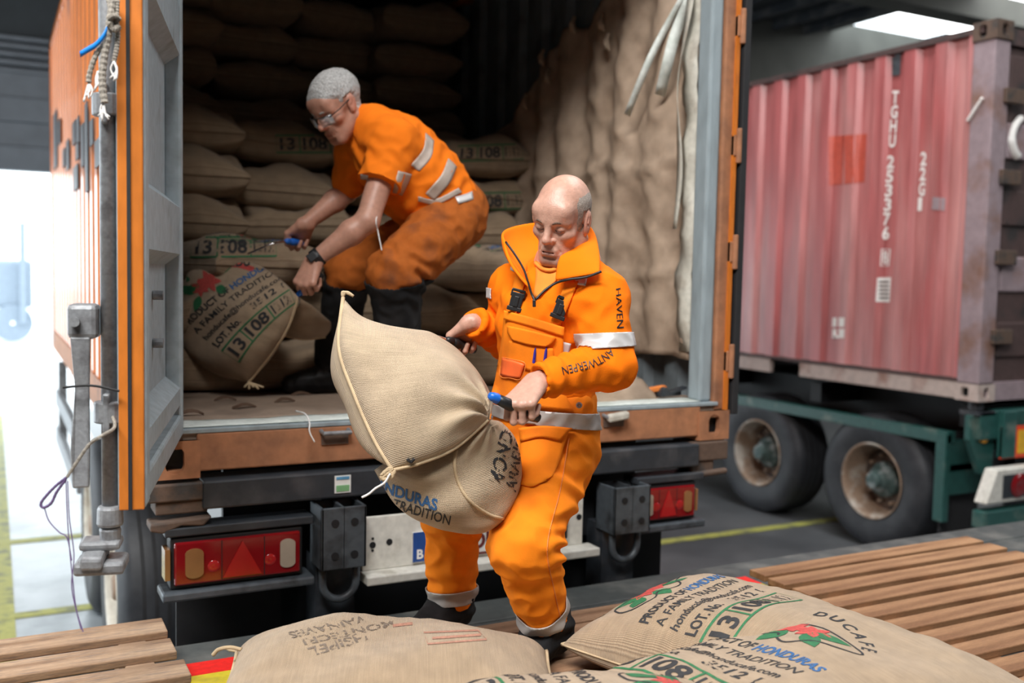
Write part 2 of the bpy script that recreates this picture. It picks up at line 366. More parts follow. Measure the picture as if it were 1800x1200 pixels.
# ------------------------------------------------------------------ pallets
def pallet(name, label, x0, x1, y_far, n, m_, ends=None, pitch=0.1265, wd_=0.089, blocks=()):
    p = thing(name, label, 'pallet', ((x0+x1)/2, y_far-n*pitch/2, DOCK), 'pallets on the loading dock')
    rnd = random.Random(name+label)
    for i in range(n):
        y = y_far-i*pitch; e = rnd.uniform(-0.014, 0.014); z = rnd.uniform(-0.003, 0.003)
        me = MB().bx(-(x1-x0)/2, (x1-x0)/2, -wd_/2, wd_/2, -0.015, 0.011).mesh('slat')
        o = link('slat', me, m_, p, local=True, bevel=0.004)
        o.location = (e, y-wd_/2-p.location.y, PAL-DOCK-0.011+z); o.rotation_euler = (rnd.uniform(-0.02, 0.02), 0, rnd.uniform(-0.004, 0.004))
    for bx_ in blocks:
        b = MB().bx(-0.04, 0.04, -n*pitch/2-0.01, n*pitch/2-0.03, 0.028, 0.098)
        o = b.build('stringer', m_, p, local=True, bevel=0.004); o.location = (bx_-p.location.x, 0, 0)
        b = MB().bx(-0.045, 0.045, -n*pitch/2-0.01, n*pitch/2-0.03, 0.004, 0.027)
        o = b.build('bottom_board', m_, p, local=True); o.location = (bx_-p.location.x, 0, 0)
    return p
pallet('pallet', 'warm brown slatted pallet on the right, empty, beside the printed bags', 2.11, 3.35, -0.545, 10, MT['pallet_wood_warm'], blocks=(2.23, 2.72, 3.25))
pallet('pallet', 'weathered pale pallet at the lower left corner of the dock, empty', -1.2, 0.015, -0.2, 8, MT['pallet_wood_pale'], pitch=0.185, wd_=0.122, blocks=(-1.1, -0.6, -0.09))
pallet('pallet', 'brown pallet in the middle under the booted worker and the filled bags', 0.32, 1.98, -0.68, 12, MT['pallet_wood'], pitch=0.115, wd_=0.1, blocks=(0.42, 1.15, 1.88))
# ------------------------------------------------------------------ shipping containers
CW, CL, CH = 2.438, 6.058, 2.591
def holed_plate(mb, c, ax, az, w, h, hw, hh, n_out, th=0.03, seg=24):
    c = np.array(c, float); ax, az, n_out = unit(ax), unit(az), unit(n_out)
    inn, out = [], []
    for k in range(seg):
        q = 2*math.pi*k/seg; cs, sn = math.cos(q), math.sin(q)
        inn.append((hw*cs, (hh-hw)*(1 if sn > 0 else -1)+hw*sn) if hh > hw else (hw*cs, hh*sn))
        m_ = max(abs(cs), abs(sn)); out.append((w/2*cs/m_, h/2*sn/m_))
    P = lambda q, d: c+ax*q[0]+az*q[1]-n_out*d
    vs = [P(q, 0) for q in inn]+[P(q, 0) for q in out]+[P(q, th) for q in inn]+[P(q, th) for q in out]
    fs = []
    for k in range(seg):
        j = (k+1) % seg
        fs += [(k, j, seg+j, seg+k), (k, 2*seg+k, 2*seg+j, j), (seg+k, seg+j, 3*seg+j, 3*seg+k)]
    mb.add(vs, fs)
def casting(parent, x0, x1, y0, y1, z0, z1, m_, rear=True, left=True):
    mb = MB(); t = 0.028
    if rear: holed_plate(mb, ((x0+x1)/2, y0, (z0+z1)/2), (1,0,0), (0,0,1), x1-x0, z1-z0, 0.031, 0.047, (0,-1,0), t)
    if left: holed_plate(mb, (x0, (y0+t+0.001+y1)/2, (z0+z1)/2), (0,1,0), (0,0,1), y1-y0-t-0.001, z1-z0, 0.031, 0.047, (-1,0,0), t)
    xa, ya = x0+(0.004 if left else 0), y0+0.004
    mb.bx(xa, x1-0.002, ya, y1, z0, z0+t); mb.bx(xa, x1-0.002, ya, y1, z1-t, z1); mb.bx(x1-t, x1, ya, y1-0.003, z0+0.002, z1-0.002); mb.bx(xa, x1-0.003, y1-t, y1, z0+0.003, z1-0.003)
    o = mb.build('corner_casting', m_, parent)
    MB().bx(x0+t+0.012, x1-t-0.003, y0+t+0.012, y1-t-0.002, z0+t, z1-t).build('casting_hole', MT['chassis_black'], o)
    return o
def corrugated(y0, y1, z0, z1, x, depth=0.036, pitch=0.278, sgn=1, ph=0.0):
    pts = []; y = y0-ph
    prof = ((0.0, 0), (0.104, 0), (0.139, 1), (0.243, 1))
    while y < y1+pitch:
        for a, b in prof: pts.append((y+a*pitch/0.278, b))
        y += pitch
    pts = [(q, b) for q, b in pts if y0 <= q <= y1]
    pts = [(y0, pts[0][1])]+pts+[(y1, pts[-1][1])]
    zs = np.linspace(z0, z1, 3)
    return MB().grid([[(x+sgn*depth*b, q, z) for z in zs] for q, b in pts])

oc = thing('shipping_container', 'orange shipping container standing open at the rear, full of coffee bags', 'shipping container', (CW/2, CL/2, ZB))
zb, zt = ZB, ZB+CH
OS = corrugated(0.16, CL-0.12, zb+0.15, zt-0.07, 0.006).build('side_wall', MT['orange_side'], oc)
corrugated(0.16, CL-0.12, zb+0.15, zt-0.07, CW-0.006, sgn=-1).build('side_wall', MT['orange_side'], oc)
corrugated(0.16, CL-0.12, zb+0.15, zt-0.004, 0.012, sgn=1).build('inner_wall', MT['inner_wall'], oc)
corrugated(0.1, CL-0.12, zb+0.15, zt-0.004, CW-0.012, sgn=-1, ph=0.218).build('inner_wall', MT['inner_wall'], oc)
MB().bx(0, CW, 0.05, CL, zt-0.03, zt-0.005).build('roof', MT['inner_wall'], oc)
MB().bx(0, CW, CL-0.05, CL, zb, zt).build('front_wall', MT['inner_wall'], oc)
MB().bx(0.03, CW-0.03, 0.0, CL-0.05, zb+0.12, zb+0.162).build('floor_board', MT['plywood'], oc)
for x0, x1 in ((0.0, 0.06), (CW-0.06, CW)):
    MB().bx(x0, x1, 0.16, CL-0.16, zb, zb+0.155).build('bottom_rail', MT['rusty_orange'], oc)
    MB().bx(x0, x1, 0.1, CL, zt-0.075, zt).build('top_rail', MT['orange_side'], oc)
MB().bx(0.155, CW-0.155, -0.012, 0.07, zb+0.02, zb+0.15).build('door_sill', MT['rusty_orange'], oc, bevel=0.006)
MB().bx(0.06, CW-0.06, -0.014, 0.11, zb+0.15, zb+0.166).build('sill_strip', MT['inner_grey'], oc, bevel=0.003)
MB().bx(0, CW, 0.0, 0.1, zt-0.13, zt).build('header', MT['orange_paint'], oc)
MB().bx(0.02, CW-0.02, 0.1, 0.125, zt-0.14, zt-0.02).build('header_lining', MT['inner_wall'], oc)
casting(oc, 0.0, 0.165, -0.02, 0.16, zb, zb+0.128, MT['rusty_orange'])
casting(oc, CW-0.165, CW, -0.02, 0.16, zb, zb+0.128, MT['rusty_orange'])
for x in (0.0, CW-0.165): MB().bx(x, x+0.165, CL-0.17, CL, zb, zt).build('corner_post', MT['orange_side'], oc)
MB().bx(0.0, 0.085, 0.0, 0.12, zb+0.128, zt-0.1).build('corner_post', MT['orange_paint'], oc)
MB().bx(0.085, 0.1, 0.03, 0.1, zb+0.166, zt-0.1).build('post_lining', MT['inner_grey'], oc)
pr = MB(); pr.bx(CW-0.078, CW-0.006, -0.006, 0.13, zb+0.128, zt-0.1)
pr.build('corner_post', MT['rusty_orange'], oc, bevel=0.008)
MB().bx(CW-0.145, CW-0.08, 0.01, 0.10, zb+0.166, zt-0.1).build('post_lining', MT['inner_grey'], oc, bevel=0.012)
# lashing rings on the sill, one still wrapped in white tape
def lashing_ring(x, wrapped):
    mb = MB(); mb.tube([(x-0.05,-0.012,zb+0.135),(x-0.05,-0.045,zb+0.13),(x+0.05,-0.045,zb+0.13),(x+0.05,-0.012,zb+0.135)], 0.008, 8)
    o = mb.build('lashing_ring', MT['galvanised'], oc)
    MB().bx(x-0.05, x+0.05, -0.018, -0.01, zb+0.085, zb+0.125).build('ring_pocket', MT['rust_steel'], o)
    if wrapped:
        MB().obx((x, -0.047, zb+0.132), (1,0,0.12), (0,1,0.2), (0,0,1), 0.1, 0.03, 0.03).build('white_wrap', MT['white_tape'], o, bevel=0.008)
lashing_ring(1.83, True); lashing_ring(0.635, False)
# right leaf folded back flat along the side: hinges, gasket edge
dr = MB().bx(CW+0.028, CW+0.08, 0.03, 1.2, zb+0.14, zt-0.1).build('right_door', MT['orange_paint'], oc)
MB().bx(CW+0.006, CW+0.04, -0.03, 0.03, zb+0.11, zt-0.1).build('door_gasket', MT['rubber'], dr, bevel=0.004)
for z in (0.3, 0.78, 1.24, 1.75, 2.2):
    h = MB(); h.bx(CW-0.03, CW+0.004, -0.026, 0.02, zb+z, zb+z+0.09); h.cyl((CW-0.004, -0.024, zb+z-0.03), (CW-0.004, -0.024, zb+z+0.12), 0.013, 12)
    h.build('hinge', MT['rusty_orange'], dr, bevel=0.004)
MB().bx(CW-0.03, CW-0.012, -0.02, -0.004, zb+0.13, zt-0.12).build('hinge_edge', MT['orange_paint'], dr)

# left leaf, swung out past a right angle
HX = np.array([0.113, -0.005, 0.0]); DE = unit((-0.256, -1.037, 0)); DN = np.array([DE[1], -DE[0], 0]); DN = DN if DN[0] < 0 else -DN
def dl(a, b, z): return HX+DE*a+DN*b+np.array([0, 0, z])     # along leaf, outward, height
dz0, dz1 = zb+0.147, zt-0.1
def dbox(mb, a0, a1, b0, b1, z0, z1):
    return mb.hexa([dl(a0,b0,z0), dl(a1,b0,z0), dl(a1,b1,z0), dl(a0,b1,z0)], [dl(a0,b0,z1), dl(a1,b0,z1), dl(a1,b1,z1), dl(a0,b1,z1)])
LD = 1.075
ld = dbox(MB(), LD-0.012, LD, 0.0, 0.055, dz0, dz1).build('left_door', MT['orange_paint'], oc, bevel=0.003)
dbox(MB(), LD-0.004, LD+0.005, 0.026, 0.034, dz0, dz1).build('edge_seam', MT['rubber'], ld)
f = MB(); dbox(f, 0.0, 0.055, 0.0, 0.058, dz0, dz1); dbox(f, LD-0.085, LD-0.012, -0.004, 0.06, dz0, dz1)
dbox(f, 0.05, LD-0.08, 0.0, 0.07, dz0, dz0+0.075); dbox(f, 0.05, LD-0.08, 0.0, 0.07, dz1-0.1, dz1)
f.build('door_frame', MT['door_grey'], ld, bevel=0.01)
# panel with horizontal ribs standing proud of the sheet
pp = [(dz0+0.07, 0.052)]
for zc in (1.60, 2.19, 2.83, 3.42):
    pp += [(zc-0.10 if zc > 1.7 else zc+0.0, 0.052), (zc-0.065 if zc > 1.7 else zc+0.03, 0.006), (zc+0.085, 0.006), (zc+0.125, 0.052)]
pp += [(dz1-0.08, 0.052)]
g = MB().grid([[dl(a, b, z) for a in np.linspace(0.05, LD-0.08, 4)] for z, b in pp])
g.build('door_panel', MT['door_grey'], ld)
for z, a in ((2.0, 0.42), (1.86, 0.42), (2.66, 0.9), (1.585, 0.9)):
    MB().cyl(dl(a, 0.05, z), dl(a, 0.022, z), 0.014, 10).build('bolt', MT['galvanised'], ld)
# locking bar on the outer face
bar = MB(); bar.cyl(dl(LD-0.04, 0.08, dz0-0.06), dl(LD-0.04, 0.08, dz1), 0.018, 20)
lb = bar.build('locking_bar', MT['galvanised'], ld, smooth=True)
cm = MB(); cm.cyl(dl(LD-0.04,0.08,dz0-0.045), dl(LD-0.04,0.08,dz0+0.005), 0.03, 20, 0.028)
cm.cyl(dl(LD-0.04,0.08,dz0-0.1), dl(LD-0.04,0.08,dz0-0.045), 0.021, 16, 0.025)
for s in (-1, 1):
    cm.prism([dl(LD-0.04+s*0.0,0.085,dz0-0.085), dl(LD-0.04,0.085+0.05,dz0-0.085), dl(LD-0.04+s*0.055,0.14,dz0-0.105), dl(LD-0.04+s*0.06,0.09,dz0-0.105)], (0,0,-0.03))
cm.obx(dl(LD-0.045,0.1,dz0-0.135), DE, DN, (0,0,1), 0.1, 0.11, 0.03)
cm.obx(dl(LD-0.045,0.1,dz0-0.085), DE, DN, (0,0,1), 0.07, 0.09, 0.022)
cm.build('cam', MT['galvanised'], lb, bevel=0.008)
for z in (1.72, 2.42, 3.2):
    b = MB(); b.cyl(dl(LD-0.04,0.08,z), dl(LD-0.04,0.08,z+0.05), 0.034, 18); dbox(b, LD-0.075, LD-0.005, 0.075, 0.09, z-0.02, z+0.07)
    b.build('bar_bracket', MT['galvanised'], lb, bevel=0.004)
hb = MB(); dbox(hb, LD-0.075, LD-0.005, 0.1, 0.165, 1.915, 1.995); lug = hb.build('handle_lug', MT['galvanised'], lb, bevel=0.012)
MB().cyl(dl(LD-0.0, 0.145, 1.955), dl(LD+0.012, 0.145, 1.955), 0.011, 14).build('pin', MT['galvanised'], lug)
hh = MB(); hh.prism([dl(LD-0.02,0.115,1.92), dl(LD-0.02,0.158,1.92), dl(LD-0.03,0.15,1.8), dl(LD-0.02,0.16,1.66), dl(LD-0.02,0.155,1.575), dl(LD-0.02,0.12,1.575), dl(LD-0.02,0.118,1.66), dl(LD-0.03,0.12,1.8)], DE*0.014)
hdl = hh.build('locking_handle', MT['galvanised'], lb, bevel=0.004)
MB().tube(catmull([dl(LD+0.02,0.05,1.80), dl(LD+0.012,0.11,1.812), dl(LD+0.012,0.17,1.808)], 5), 0.003, 6).build('wire_tie', MT['zip_black'], lb)

# big dark painted letters on the left side, seen very obliquely
def bvh_of(*objs):
    vs, fs = [], []; dg = bpy.context.evaluated_depsgraph_get()
    for o in objs:
        n = len(vs); mw = o.matrix_basis if o.parent is None else Matrix.Identity(4)
        vs += [tuple(mw @ v.co) for v in o.data.vertices]; fs += [tuple(i+n for i in p.vertices) for p in o.data.polygons]
    return BVHTree.FromPolygons(vs, fs)
for xc, ya, yb, ww in ((152,185,335,6),(161,215,252,6),(172,250,288,10),(145,222,290,5),(137,210,248,5),(130,218,250,5),(136,255,277,5),(119,250,295,5),(112,265,290,4),(97,205,290,7),(133,296,330,8),(104,215,250,4)):
    q0, q1 = onplane(xc-ww/2, ya, 0, -0.001), onplane(xc+ww/2, yb, 0, -0.001)
    ys = sorted((q0[1], q1[1])); zs = sorted((q0[2], q1[2])); MB().bx(-0.004, 0.003, ys[0], ys[1], zs[0], zs[1]).build('painted_letter', MT['chassis_dark'], oc)

# ------------------------------------------------------------------ wheels
def wheel_parts(root, c, ax, rad, wid, rim_m, hub_m, dual=False, seg=56):
    """c: centre of the outer face; ax: outward axis"""
    ax = unit(ax); c = np.array(c, float)
    r = rad; rr = rad*0.545
    prof = [(-wid+0.02, rr), (-wid, rr+0.03), (-wid, r*0.86), (-wid+0.03, r*0.965), (-wid+0.06, r), (-0.06, r), (-0.03, r*0.965), (-0.004, r*0.87), (0.0, r*0.76), (-0.012, rr+0.035), (-0.02, rr)]
    pr_ = [prof[0]]
    ty = MB().lathe(prof, c, ax, seg)
    for g in (-0.62, -0.38, -0.25+0.12): pass
    tyre = ty.build('tyre', MT['tyre'], root, smooth=True)
    gr = MB()
    for k in np.linspace(-wid+0.1, -0.1, 4): gr.lathe([(k-0.008, r+0.001), (k+0.008, r+0.001)], c, ax, seg)
    gr.build('tread_groove', MT['rubber'], tyre)
    rp = [(-0.02, rr+0.004), (-0.008, rr+0.012), (-0.006, rr), (-0.03, rr-0.012), (-0.10, rr-0.022), (-0.125, rr-0.035), (-0.22, rr-0.04)]
    rim = MB().lathe(rp, c, ax, seg).build('rim', rim_m, root, smooth=True)
    MB().lathe([(-0.22, rr-0.03), (-0.225, rr*0.8), (-0.2, rr*0.55), (-0.19, rr*0.4)], c, ax, seg).build('wheel_disc', MT['rust_steel'], rim, smooth=True)
    hp = [(-0.2, rr*0.5), (-0.14, rr*0.47), (-0.11, rr*0.36), (-0.075, rr*0.3), (-0.06, rr*0.24), (-0.025, rr*0.22), (-0.015, rr*0.18), (-0.015, 0.0)]
    hub = MB().lathe(hp, c, ax, 28).build('hub', hub_m, root)
    nb = MB(); e = unit(np.cross(ax, (0, 0, 1))); w_ = np.cross(ax, e)
    for k in range(10):
        q = 2*math.pi*k/10; p = c+ax*-0.215+(math.cos(q)*e+math.sin(q)*w_)*rr*0.66; nb.cyl(p, p+ax*0.045, 0.015, 6)
    nb.build('wheel_nuts', rim_m, hub)

# ------------------------------------------------------------------ trailer under the orange container
tr = thing('trailer_chassis', 'black container trailer with red tail lights carrying the orange container', 'trailer', (CW/2, 3.0, 0))
zb = ZB
bm_ = MB(); bm_.bx(0.17, 2.26, -0.045, 0.1, 1.268, 1.366)
bm = bm_.build('rear_beam', MT['chassis_dark'], tr, bevel=0.008)
mb = MB(); mb.bx(-0.03, 0.19, -0.03, 0.12, 1.30, 1.36); mb.bx(0.02, 0.19, -0.02, 0.1, 1.255, 1.30); mb.prism([(0.0,-0.05,1.235),(0.2,-0.05,1.245),(0.17,-0.05,1.215),(0.1,-0.05,1.222),(0.04,-0.05,1.2),(0.0,-0.05,1.21)], (0,0.1,0))
mb.build('twistlock', MT['rust_steel'], tr, bevel=0.006)
mb = MB(); mb.bx(2.235, 2.43, -0.03, 0.12, 1.285, 1.368); mb.bx(2.24, 2.36, -0.02, 0.1, 1.235, 1.29); mb.cyl((2.2,-0.03,1.225), (2.42,-0.03,1.235), 0.014, 10)
mb.build('twistlock', MT['rust_steel'], tr, bevel=0.006)
mb = MB(); mb.bx(0.62, 0.76, 0.1, 5.9, 0.98, 1.3); mb.bx(1.68, 1.82, 0.1, 5.9, 0.98, 1.3)
for y in (0.6, 2.2, 3.6, 5.2): mb.bx(0.1, 2.34, y, y+0.1, 1.2, 1.36)
mb.build('frame_rail', MT['chassis_black'], tr)
MB().bx(0.3, 2.15, 0.28, 0.31, 0.5, 1.36).build('mud_screen', MT['chassis_black'], tr)
st = MB().bx(0.625, 0.685, -0.049, -0.046, 1.287, 1.35).build('sticker', MT['plate_white'], tr)
MB().bx(0.631, 0.679, -0.051, -0.0485, 1.293, 1.315).build('sticker_field', MT['sticker_green'], st)
MB().bx(0.631, 0.679, -0.051, -0.0485, 1.336, 1.346).build('sticker_field', MT['sticker_blue'], st)
def tail_light(x0, x1, z0, z1, flip):
    w_ = x1-x0; X = (lambda a: x1-a*w_) if flip else (lambda a: x0+a*w_)
    bx = lambda a, b, c, d, e, f: MB().bx(min(X(a), X(b)), max(X(a), X(b)), c, d, e, f)
    L = MB().bx(x0-0.012, x1+0.012, -0.04, 0.03, z0-0.014, z1+0.014).build('tail_light', MT['chassis_black'], tr, bevel=0.006)
    bx(0, 1, -0.055, -0.03, z0, z1).build('lens', MT['lamp_red'], L, bevel=0.006)
    def pill(a, b, nm, m_):
        xa, xb = sorted((X(a), X(b))); r = (xb-xa)/2; xc = (xa+xb)/2; q = np.linspace(0, math.pi, 12)
        MB().prism([(xc+r*math.cos(t), -0.061, z1-0.022-r*0.6+r*0.6*math.sin(t)) for t in q]+[(xc-r*math.cos(t), -0.061, z0+0.022+r*0.6-r*0.6*math.sin(t)) for t in q], (0, 0.008, 0)).build(nm, m_, L)
    pill(0.08, 0.22, 'indicator_lens', MT['lamp_amber']); pill(0.83, 0.955, 'reversing_lens', MT['lamp_clear'])
    for a in (0.3, 0.75): MB().lathe([(0, 0.001), (0.003, 0.016), (0, 0.02)], (X(a), -0.055, z0+0.055), (0, -1, 0), 18).build('lamp_dome', MT['lamp_bright_red'], L, smooth=True)
    for a in (0.36, 0.7): bx(a, a+0.006, -0.0565, -0.05, z0+0.004, z1-0.004).build('lens_joint', MT['chassis_black'], L)
    xs = [X(0.37), X(0.68), X(0.525)]
    MB().prism([(xs[0], -0.06, z0+0.012), (xs[1], -0.06, z0+0.012), (xs[2], -0.06, z1-0.012)], (0, 0.006, 0)).build('triangle_reflector', MT['lamp_bright_red'], L)
    bx(-0.07, -0.03, -0.05, 0.02, z0+0.02, z1-0.02).build('side_marker', MT['lamp_amber'], L)
    MB().bx(x0-0.04, x1+0.05, -0.07, 0.06, z0-0.05, z0-0.018).build('lamp_tray', MT['bracket_steel'], L, bevel=0.008)
    MB().bx(x0-0.03, x1+0.05, -0.05, 0.06, z1+0.02, z1+0.05).build('lamp_cover', MT['chassis_dark'], L, bevel=0.005)
    return L
tail_light(0.075, 0.50, 1.02, 1.165, False); tail_light(1.965, 2.235, 1.055, 1.19, True)
for x0, x1, z0, z1 in ((0.556, 0.722, 1.03, 1.252), (1.775, 1.955, 1.03, 1.225)):
    xm = (x0+x1)/2; b = MB()
    b.bx(x0, x1, -0.12, -0.108, z0, z1); b.bx(x0, x0+0.012, -0.12, 0.02, z0, z1); b.bx(x1-0.012, x1, -0.12, 0.02, z0, z1); b.bx(xm-0.005, xm+0.005, -0.12, 0.02, z0, z1); b.bx(x0, x1, 0.01, 0.02, z0, z1)
    br = b.build('bumper_bracket', MT['bracket_steel'], tr, bevel=0.004)
    b = MB()
    for xx in (x0+0.05, x1-0.045):
        for zz in (z0+0.05, z1-0.055): b.cyl((xx, -0.123, zz), (xx, -0.118, zz), 0.014, 16)
    b.build('bolt_hole', MT['chassis_black'], br)
    b = MB(); q = np.linspace(0, math.pi, 14)
    b.tube([(xm-0.062, -0.07, z0+0.02)]+[(xm-0.062*math.cos(t), -0.07, z0-0.06-0.062*math.sin(t)) for t in q]+[(xm+0.062, -0.07, z0+0.02)], 0.0145, 10)
    b.build('towing_shackle', MT['bracket_steel'], tr, smooth=True)
    MB().bx(x0+0.01, x1-0.01, -0.02, 0.1, 0.62, z0+0.02).build('bracket_post', MT['chassis_dark'], tr)
wp = MB().bx(0.735, 1.68, -0.035, -0.02, 0.985, 1.185).build('plate_board', MT['white_plate'], tr, bevel=0.004)
MB().bx(0.73, 1.72, -0.11, -0.02, 0.95, 0.985).build('board_lip', MT['white_plate'], wp, bevel=0.006)
b = MB()
for x, z, r in ((0.775, 1.08, 0.012), (0.84, 1.085, 0.012), (0.775, 1.104, 0.005), (0.775, 1.06, 0.005), (1.66, 1.1, 0.012)): b.cyl((x, -0.0375, z), (x, -0.034, z), r, 14)
b.build('board_hole', MT['chassis_black'], wp)
npl = MB().bx(0.93, 1.46, -0.045, -0.036, 1.0, 1.112).build('licence_plate', MT['plate_white'], tr, bevel=0.003)
MB().bx(0.93, 0.99, -0.048, -0.0445, 1.0, 1.112).build('blue_band', MT['plate_blue'], npl)
fr = MB(); fr.bx(0.99, 1.46, -0.048, -0.0445, 1.104, 1.112); fr.bx(0.99, 1.46, -0.048, -0.0445, 1.0, 1.008); fr.build('plate_border', MT['maroon_ink'], npl)
MB().bx(1.53, 1.6, -0.05, -0.034, 1.02, 1.14).build('plate_holder', MT['chassis_black'], wp, bevel=0.004)
for x0, x1, z0 in ((1.86, 2.25, 0.78), (0.12, 0.5, 0.5)): MB().bx(x0, x1, 0.2, 0.215, z0-0.1, 1.1).build('mud_flap', MT['rubber'], tr)
for y in (1.65, 2.96):
    for xf, ax in ((0.03, -1), (CW-0.03, 1)):
        wr = thing('wheel', None, None)
        wr = wr if False else wr
        bpy.data.objects.remove(wr)
        rw = MB().cyl((xf-ax*0.3, y, 0.52), (xf-ax*0.6, y, 0.52), 0.1, 12).build('wheel', MT['chassis_black'], tr)
        wheel_parts(rw, (xf, y, 0.52), (ax, 0, 0), 0.52, 0.36, MT['rim_white'], MT['rim_rust'])
# side guard
for s in (0.02,):
    g = MB(); g.bx(s-0.02, s+0.02, 3.6, 5.6, 0.93, 1.05); g.bx(s-0.02, s+0.02, 3.6, 5.6, 0.62, 0.74); g.bx(s-0.01, s+0.05, 3.4, 3.48, 0.62, 1.3); g.bx(s-0.01, s+0.05, 5.3, 5.38, 0.62, 1.3)
    g.build('side_guard', MT['galvanised'], tr)

# ------------------------------------------------------------------ red container on its green trailer
RX, RY, RZ = 5.573, 1.112, 1.268
rc = thing('shipping_container', 'faded red corrugated shipping container on the green trailer at right', 'shipping container', (RX+CW/2, RY+CL/2, RZ))
rz0, rz1 = RZ, RZ+CH
RS = corrugated(RY+0.17, RY+CL-0.1, rz0+0.15, rz1-0.06, RX+0.006, ph=0.06).build('side_wall', MT['red_container'], rc)
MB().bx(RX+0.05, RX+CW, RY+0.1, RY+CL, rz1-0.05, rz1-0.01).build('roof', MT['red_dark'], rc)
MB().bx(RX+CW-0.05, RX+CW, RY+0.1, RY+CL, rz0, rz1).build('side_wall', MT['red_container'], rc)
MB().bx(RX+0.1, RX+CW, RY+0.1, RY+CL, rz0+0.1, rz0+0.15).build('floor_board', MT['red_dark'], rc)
b = MB(); b.bx(RX, RX+0.05, RY+0.17, RY+1.72, rz0+0.005, rz0+0.125); b.bx(RX, RX+0.05, RY+2.08, RY+CL-0.17, rz0+0.005, rz0+0.125)
b.build('bottom_rail', MT['rail_faded'], rc, bevel=0.005)
MB().bx(RX-0.004, RX+0.06, RY+0.17, RY+CL-0.17, rz0+0.125, rz0+0.15).build('rail_flange', MT['red_dark'], rc)
MB().bx(RX, RX+0.06, RY+0.1, RY+CL-0.1, rz1-0.062, rz1-0.02).build('top_rail', MT['red_dark'], rc)
MB().bx(RX, RX+0.16, RY, RY+0.178, rz0+0.118, rz1-0.118).build('corner_post', MT['post_faded'], rc, bevel=0.012)
casting(rc, RX-0.01, RX+0.165, RY-0.012, RY+0.178, rz0, rz0+0.118, MT['rail_faded'])
casting(rc, RX-0.01, RX+0.165, RY-0.012, RY+0.178, rz1-0.118, rz1+0.01, MT['rust_steel'])
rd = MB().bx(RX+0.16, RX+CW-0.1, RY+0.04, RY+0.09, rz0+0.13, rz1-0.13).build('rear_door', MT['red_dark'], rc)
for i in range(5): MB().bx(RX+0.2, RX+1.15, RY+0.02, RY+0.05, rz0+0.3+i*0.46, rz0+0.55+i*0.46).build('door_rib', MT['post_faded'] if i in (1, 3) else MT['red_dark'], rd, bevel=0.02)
for z in (0.4, 0.95, 1.5, 2.05): MB().bx(RX+0.1, RX+0.3, RY-0.03, RY+0.01, rz0+z, rz0+z+0.1).build('hinge', MT['rust_steel'], rd, bevel=0.006)
b = MB(); b.cyl((RX+0.62, RY-0.02, rz0+0.1), (RX+0.62, RY-0.02, rz1-0.1), 0.02, 14); b.build('locking_bar', MT['post_faded'], rd)
b = MB(); b.bx(RX+0.1, RX+CW-0.1, RY+0.01, RY+0.12, rz0, rz0+0.13); b.build('door_sill', MT['post_faded'], rc)
b = MB(); b.bx(RX+0.1, RX+CW-0.1, RY+0.01, RY+0.12, rz1-0.14, rz1-0.03); b.build('header', MT['red_dark'], rc)
gt = thing('trailer_chassis', 'dark green trailer with big tyres carrying the red container at right', 'trailer', (RX+CW/2, RY+2, 0))
b = MB(); b.bx(RX+0.03, RX+0.12, RY+0.25, RY+5.2, 0.93, 1.02); b.build('side_beam', MT['green_paint'], gt, bevel=0.006)
b = MB(); b.bx(RX+0.02, RX+0.08, RY+0.25, RY+0.34, 0.36, 1.0); b.bx(RX+0.05, RX+0.5, RY+0.26, RY+0.31, 0.72, 0.78); b.bx(RX+0.05, RX+0.5, RY+0.26, RY+0.31, 0.55, 0.95)
b.build('mudguard_post', MT['green_paint'], gt, bevel=0.006)
b = MB(); b.bx(RX+0.62, RX+0.78, RY+0.05, RY+5.6, 0.85, 1.2); b.bx(RX+1.66, RX+1.82, RY+0.05, RY+5.6, 0.85, 1.2)
for y in (0.12, 1.6, 3.0, 4.5): b.bx(RX+0.14, RX+CW-0.1, RY+y, RY+y+0.12, 1.06, 1.22)
b.build('frame_rail', MT['chassis_black'], gt)
MB().bx(RX+0.02, RX+CW-0.02, RY-0.02, RY+0.09, 1.0, 1.2).build('rear_beam', MT['green_paint'], gt, bevel=0.01)
b = MB(); b.cyl((RX+0.08, RY+0.07, 1.19), (RX+0.08, RY+0.07, 1.268), 0.05, 14); b.bx(RX+0.0, RX+0.17, RY-0.02, RY+0.14, 1.17, 1.2); b.build('twistlock', MT['chassis_dark'], gt)
b = MB(); b.prism([(RX-0.03, RY+0.02, 1.17), (RX+0.25, RY+0.02, 1.17), (RX+0.22, RY+0.02, 0.75), (RX+0.1, RY+0.02, 0.75), (RX-0.03, RY+0.02, 1.0)], (0, 0.05, 0)); k_ = b.build('corner_bracket', MT['green_paint'], gt, bevel=0.006)
MB().cyl((RX+0.1, RY-0.0, 1.02), (RX+0.1, RY+0.03, 1.02), 0.045, 20).build('amber_reflector', MT['amber_reflector'], k_)
rp_ = MB().bx(RX+0.2, RX+1.1, RY-0.06, RY-0.045, 0.865, 1.09).build('marker_board', MT['plate_red'], gt)
MB().bx(RX+0.37, RX+0.75, RY-0.066, RY-0.058, 0.895, 1.06).build('marker_field', MT['plate_yellow'], rp_)
b = MB(); b.bx(RX+0.2, RX+0.34, RY-0.07, RY-0.02, 0.87, 1.2); b.build('bumper_upright', MT['green_paint'], gt, bevel=0.006)
lp = MB(); lp.hexa([(RX-0.12, RY-0.2, 0.6), (RX+1.3, RY-0.2, 0.6), (RX+1.3, RY-0.1, 0.6), (RX-0.12, RY-0.1, 0.6)], [(RX-0.02, RY-0.2, 0.83), (RX+1.3, RY-0.2, 0.83), (RX+1.3, RY-0.1, 0.83), (RX-0.02, RY-0.1, 0.83)])
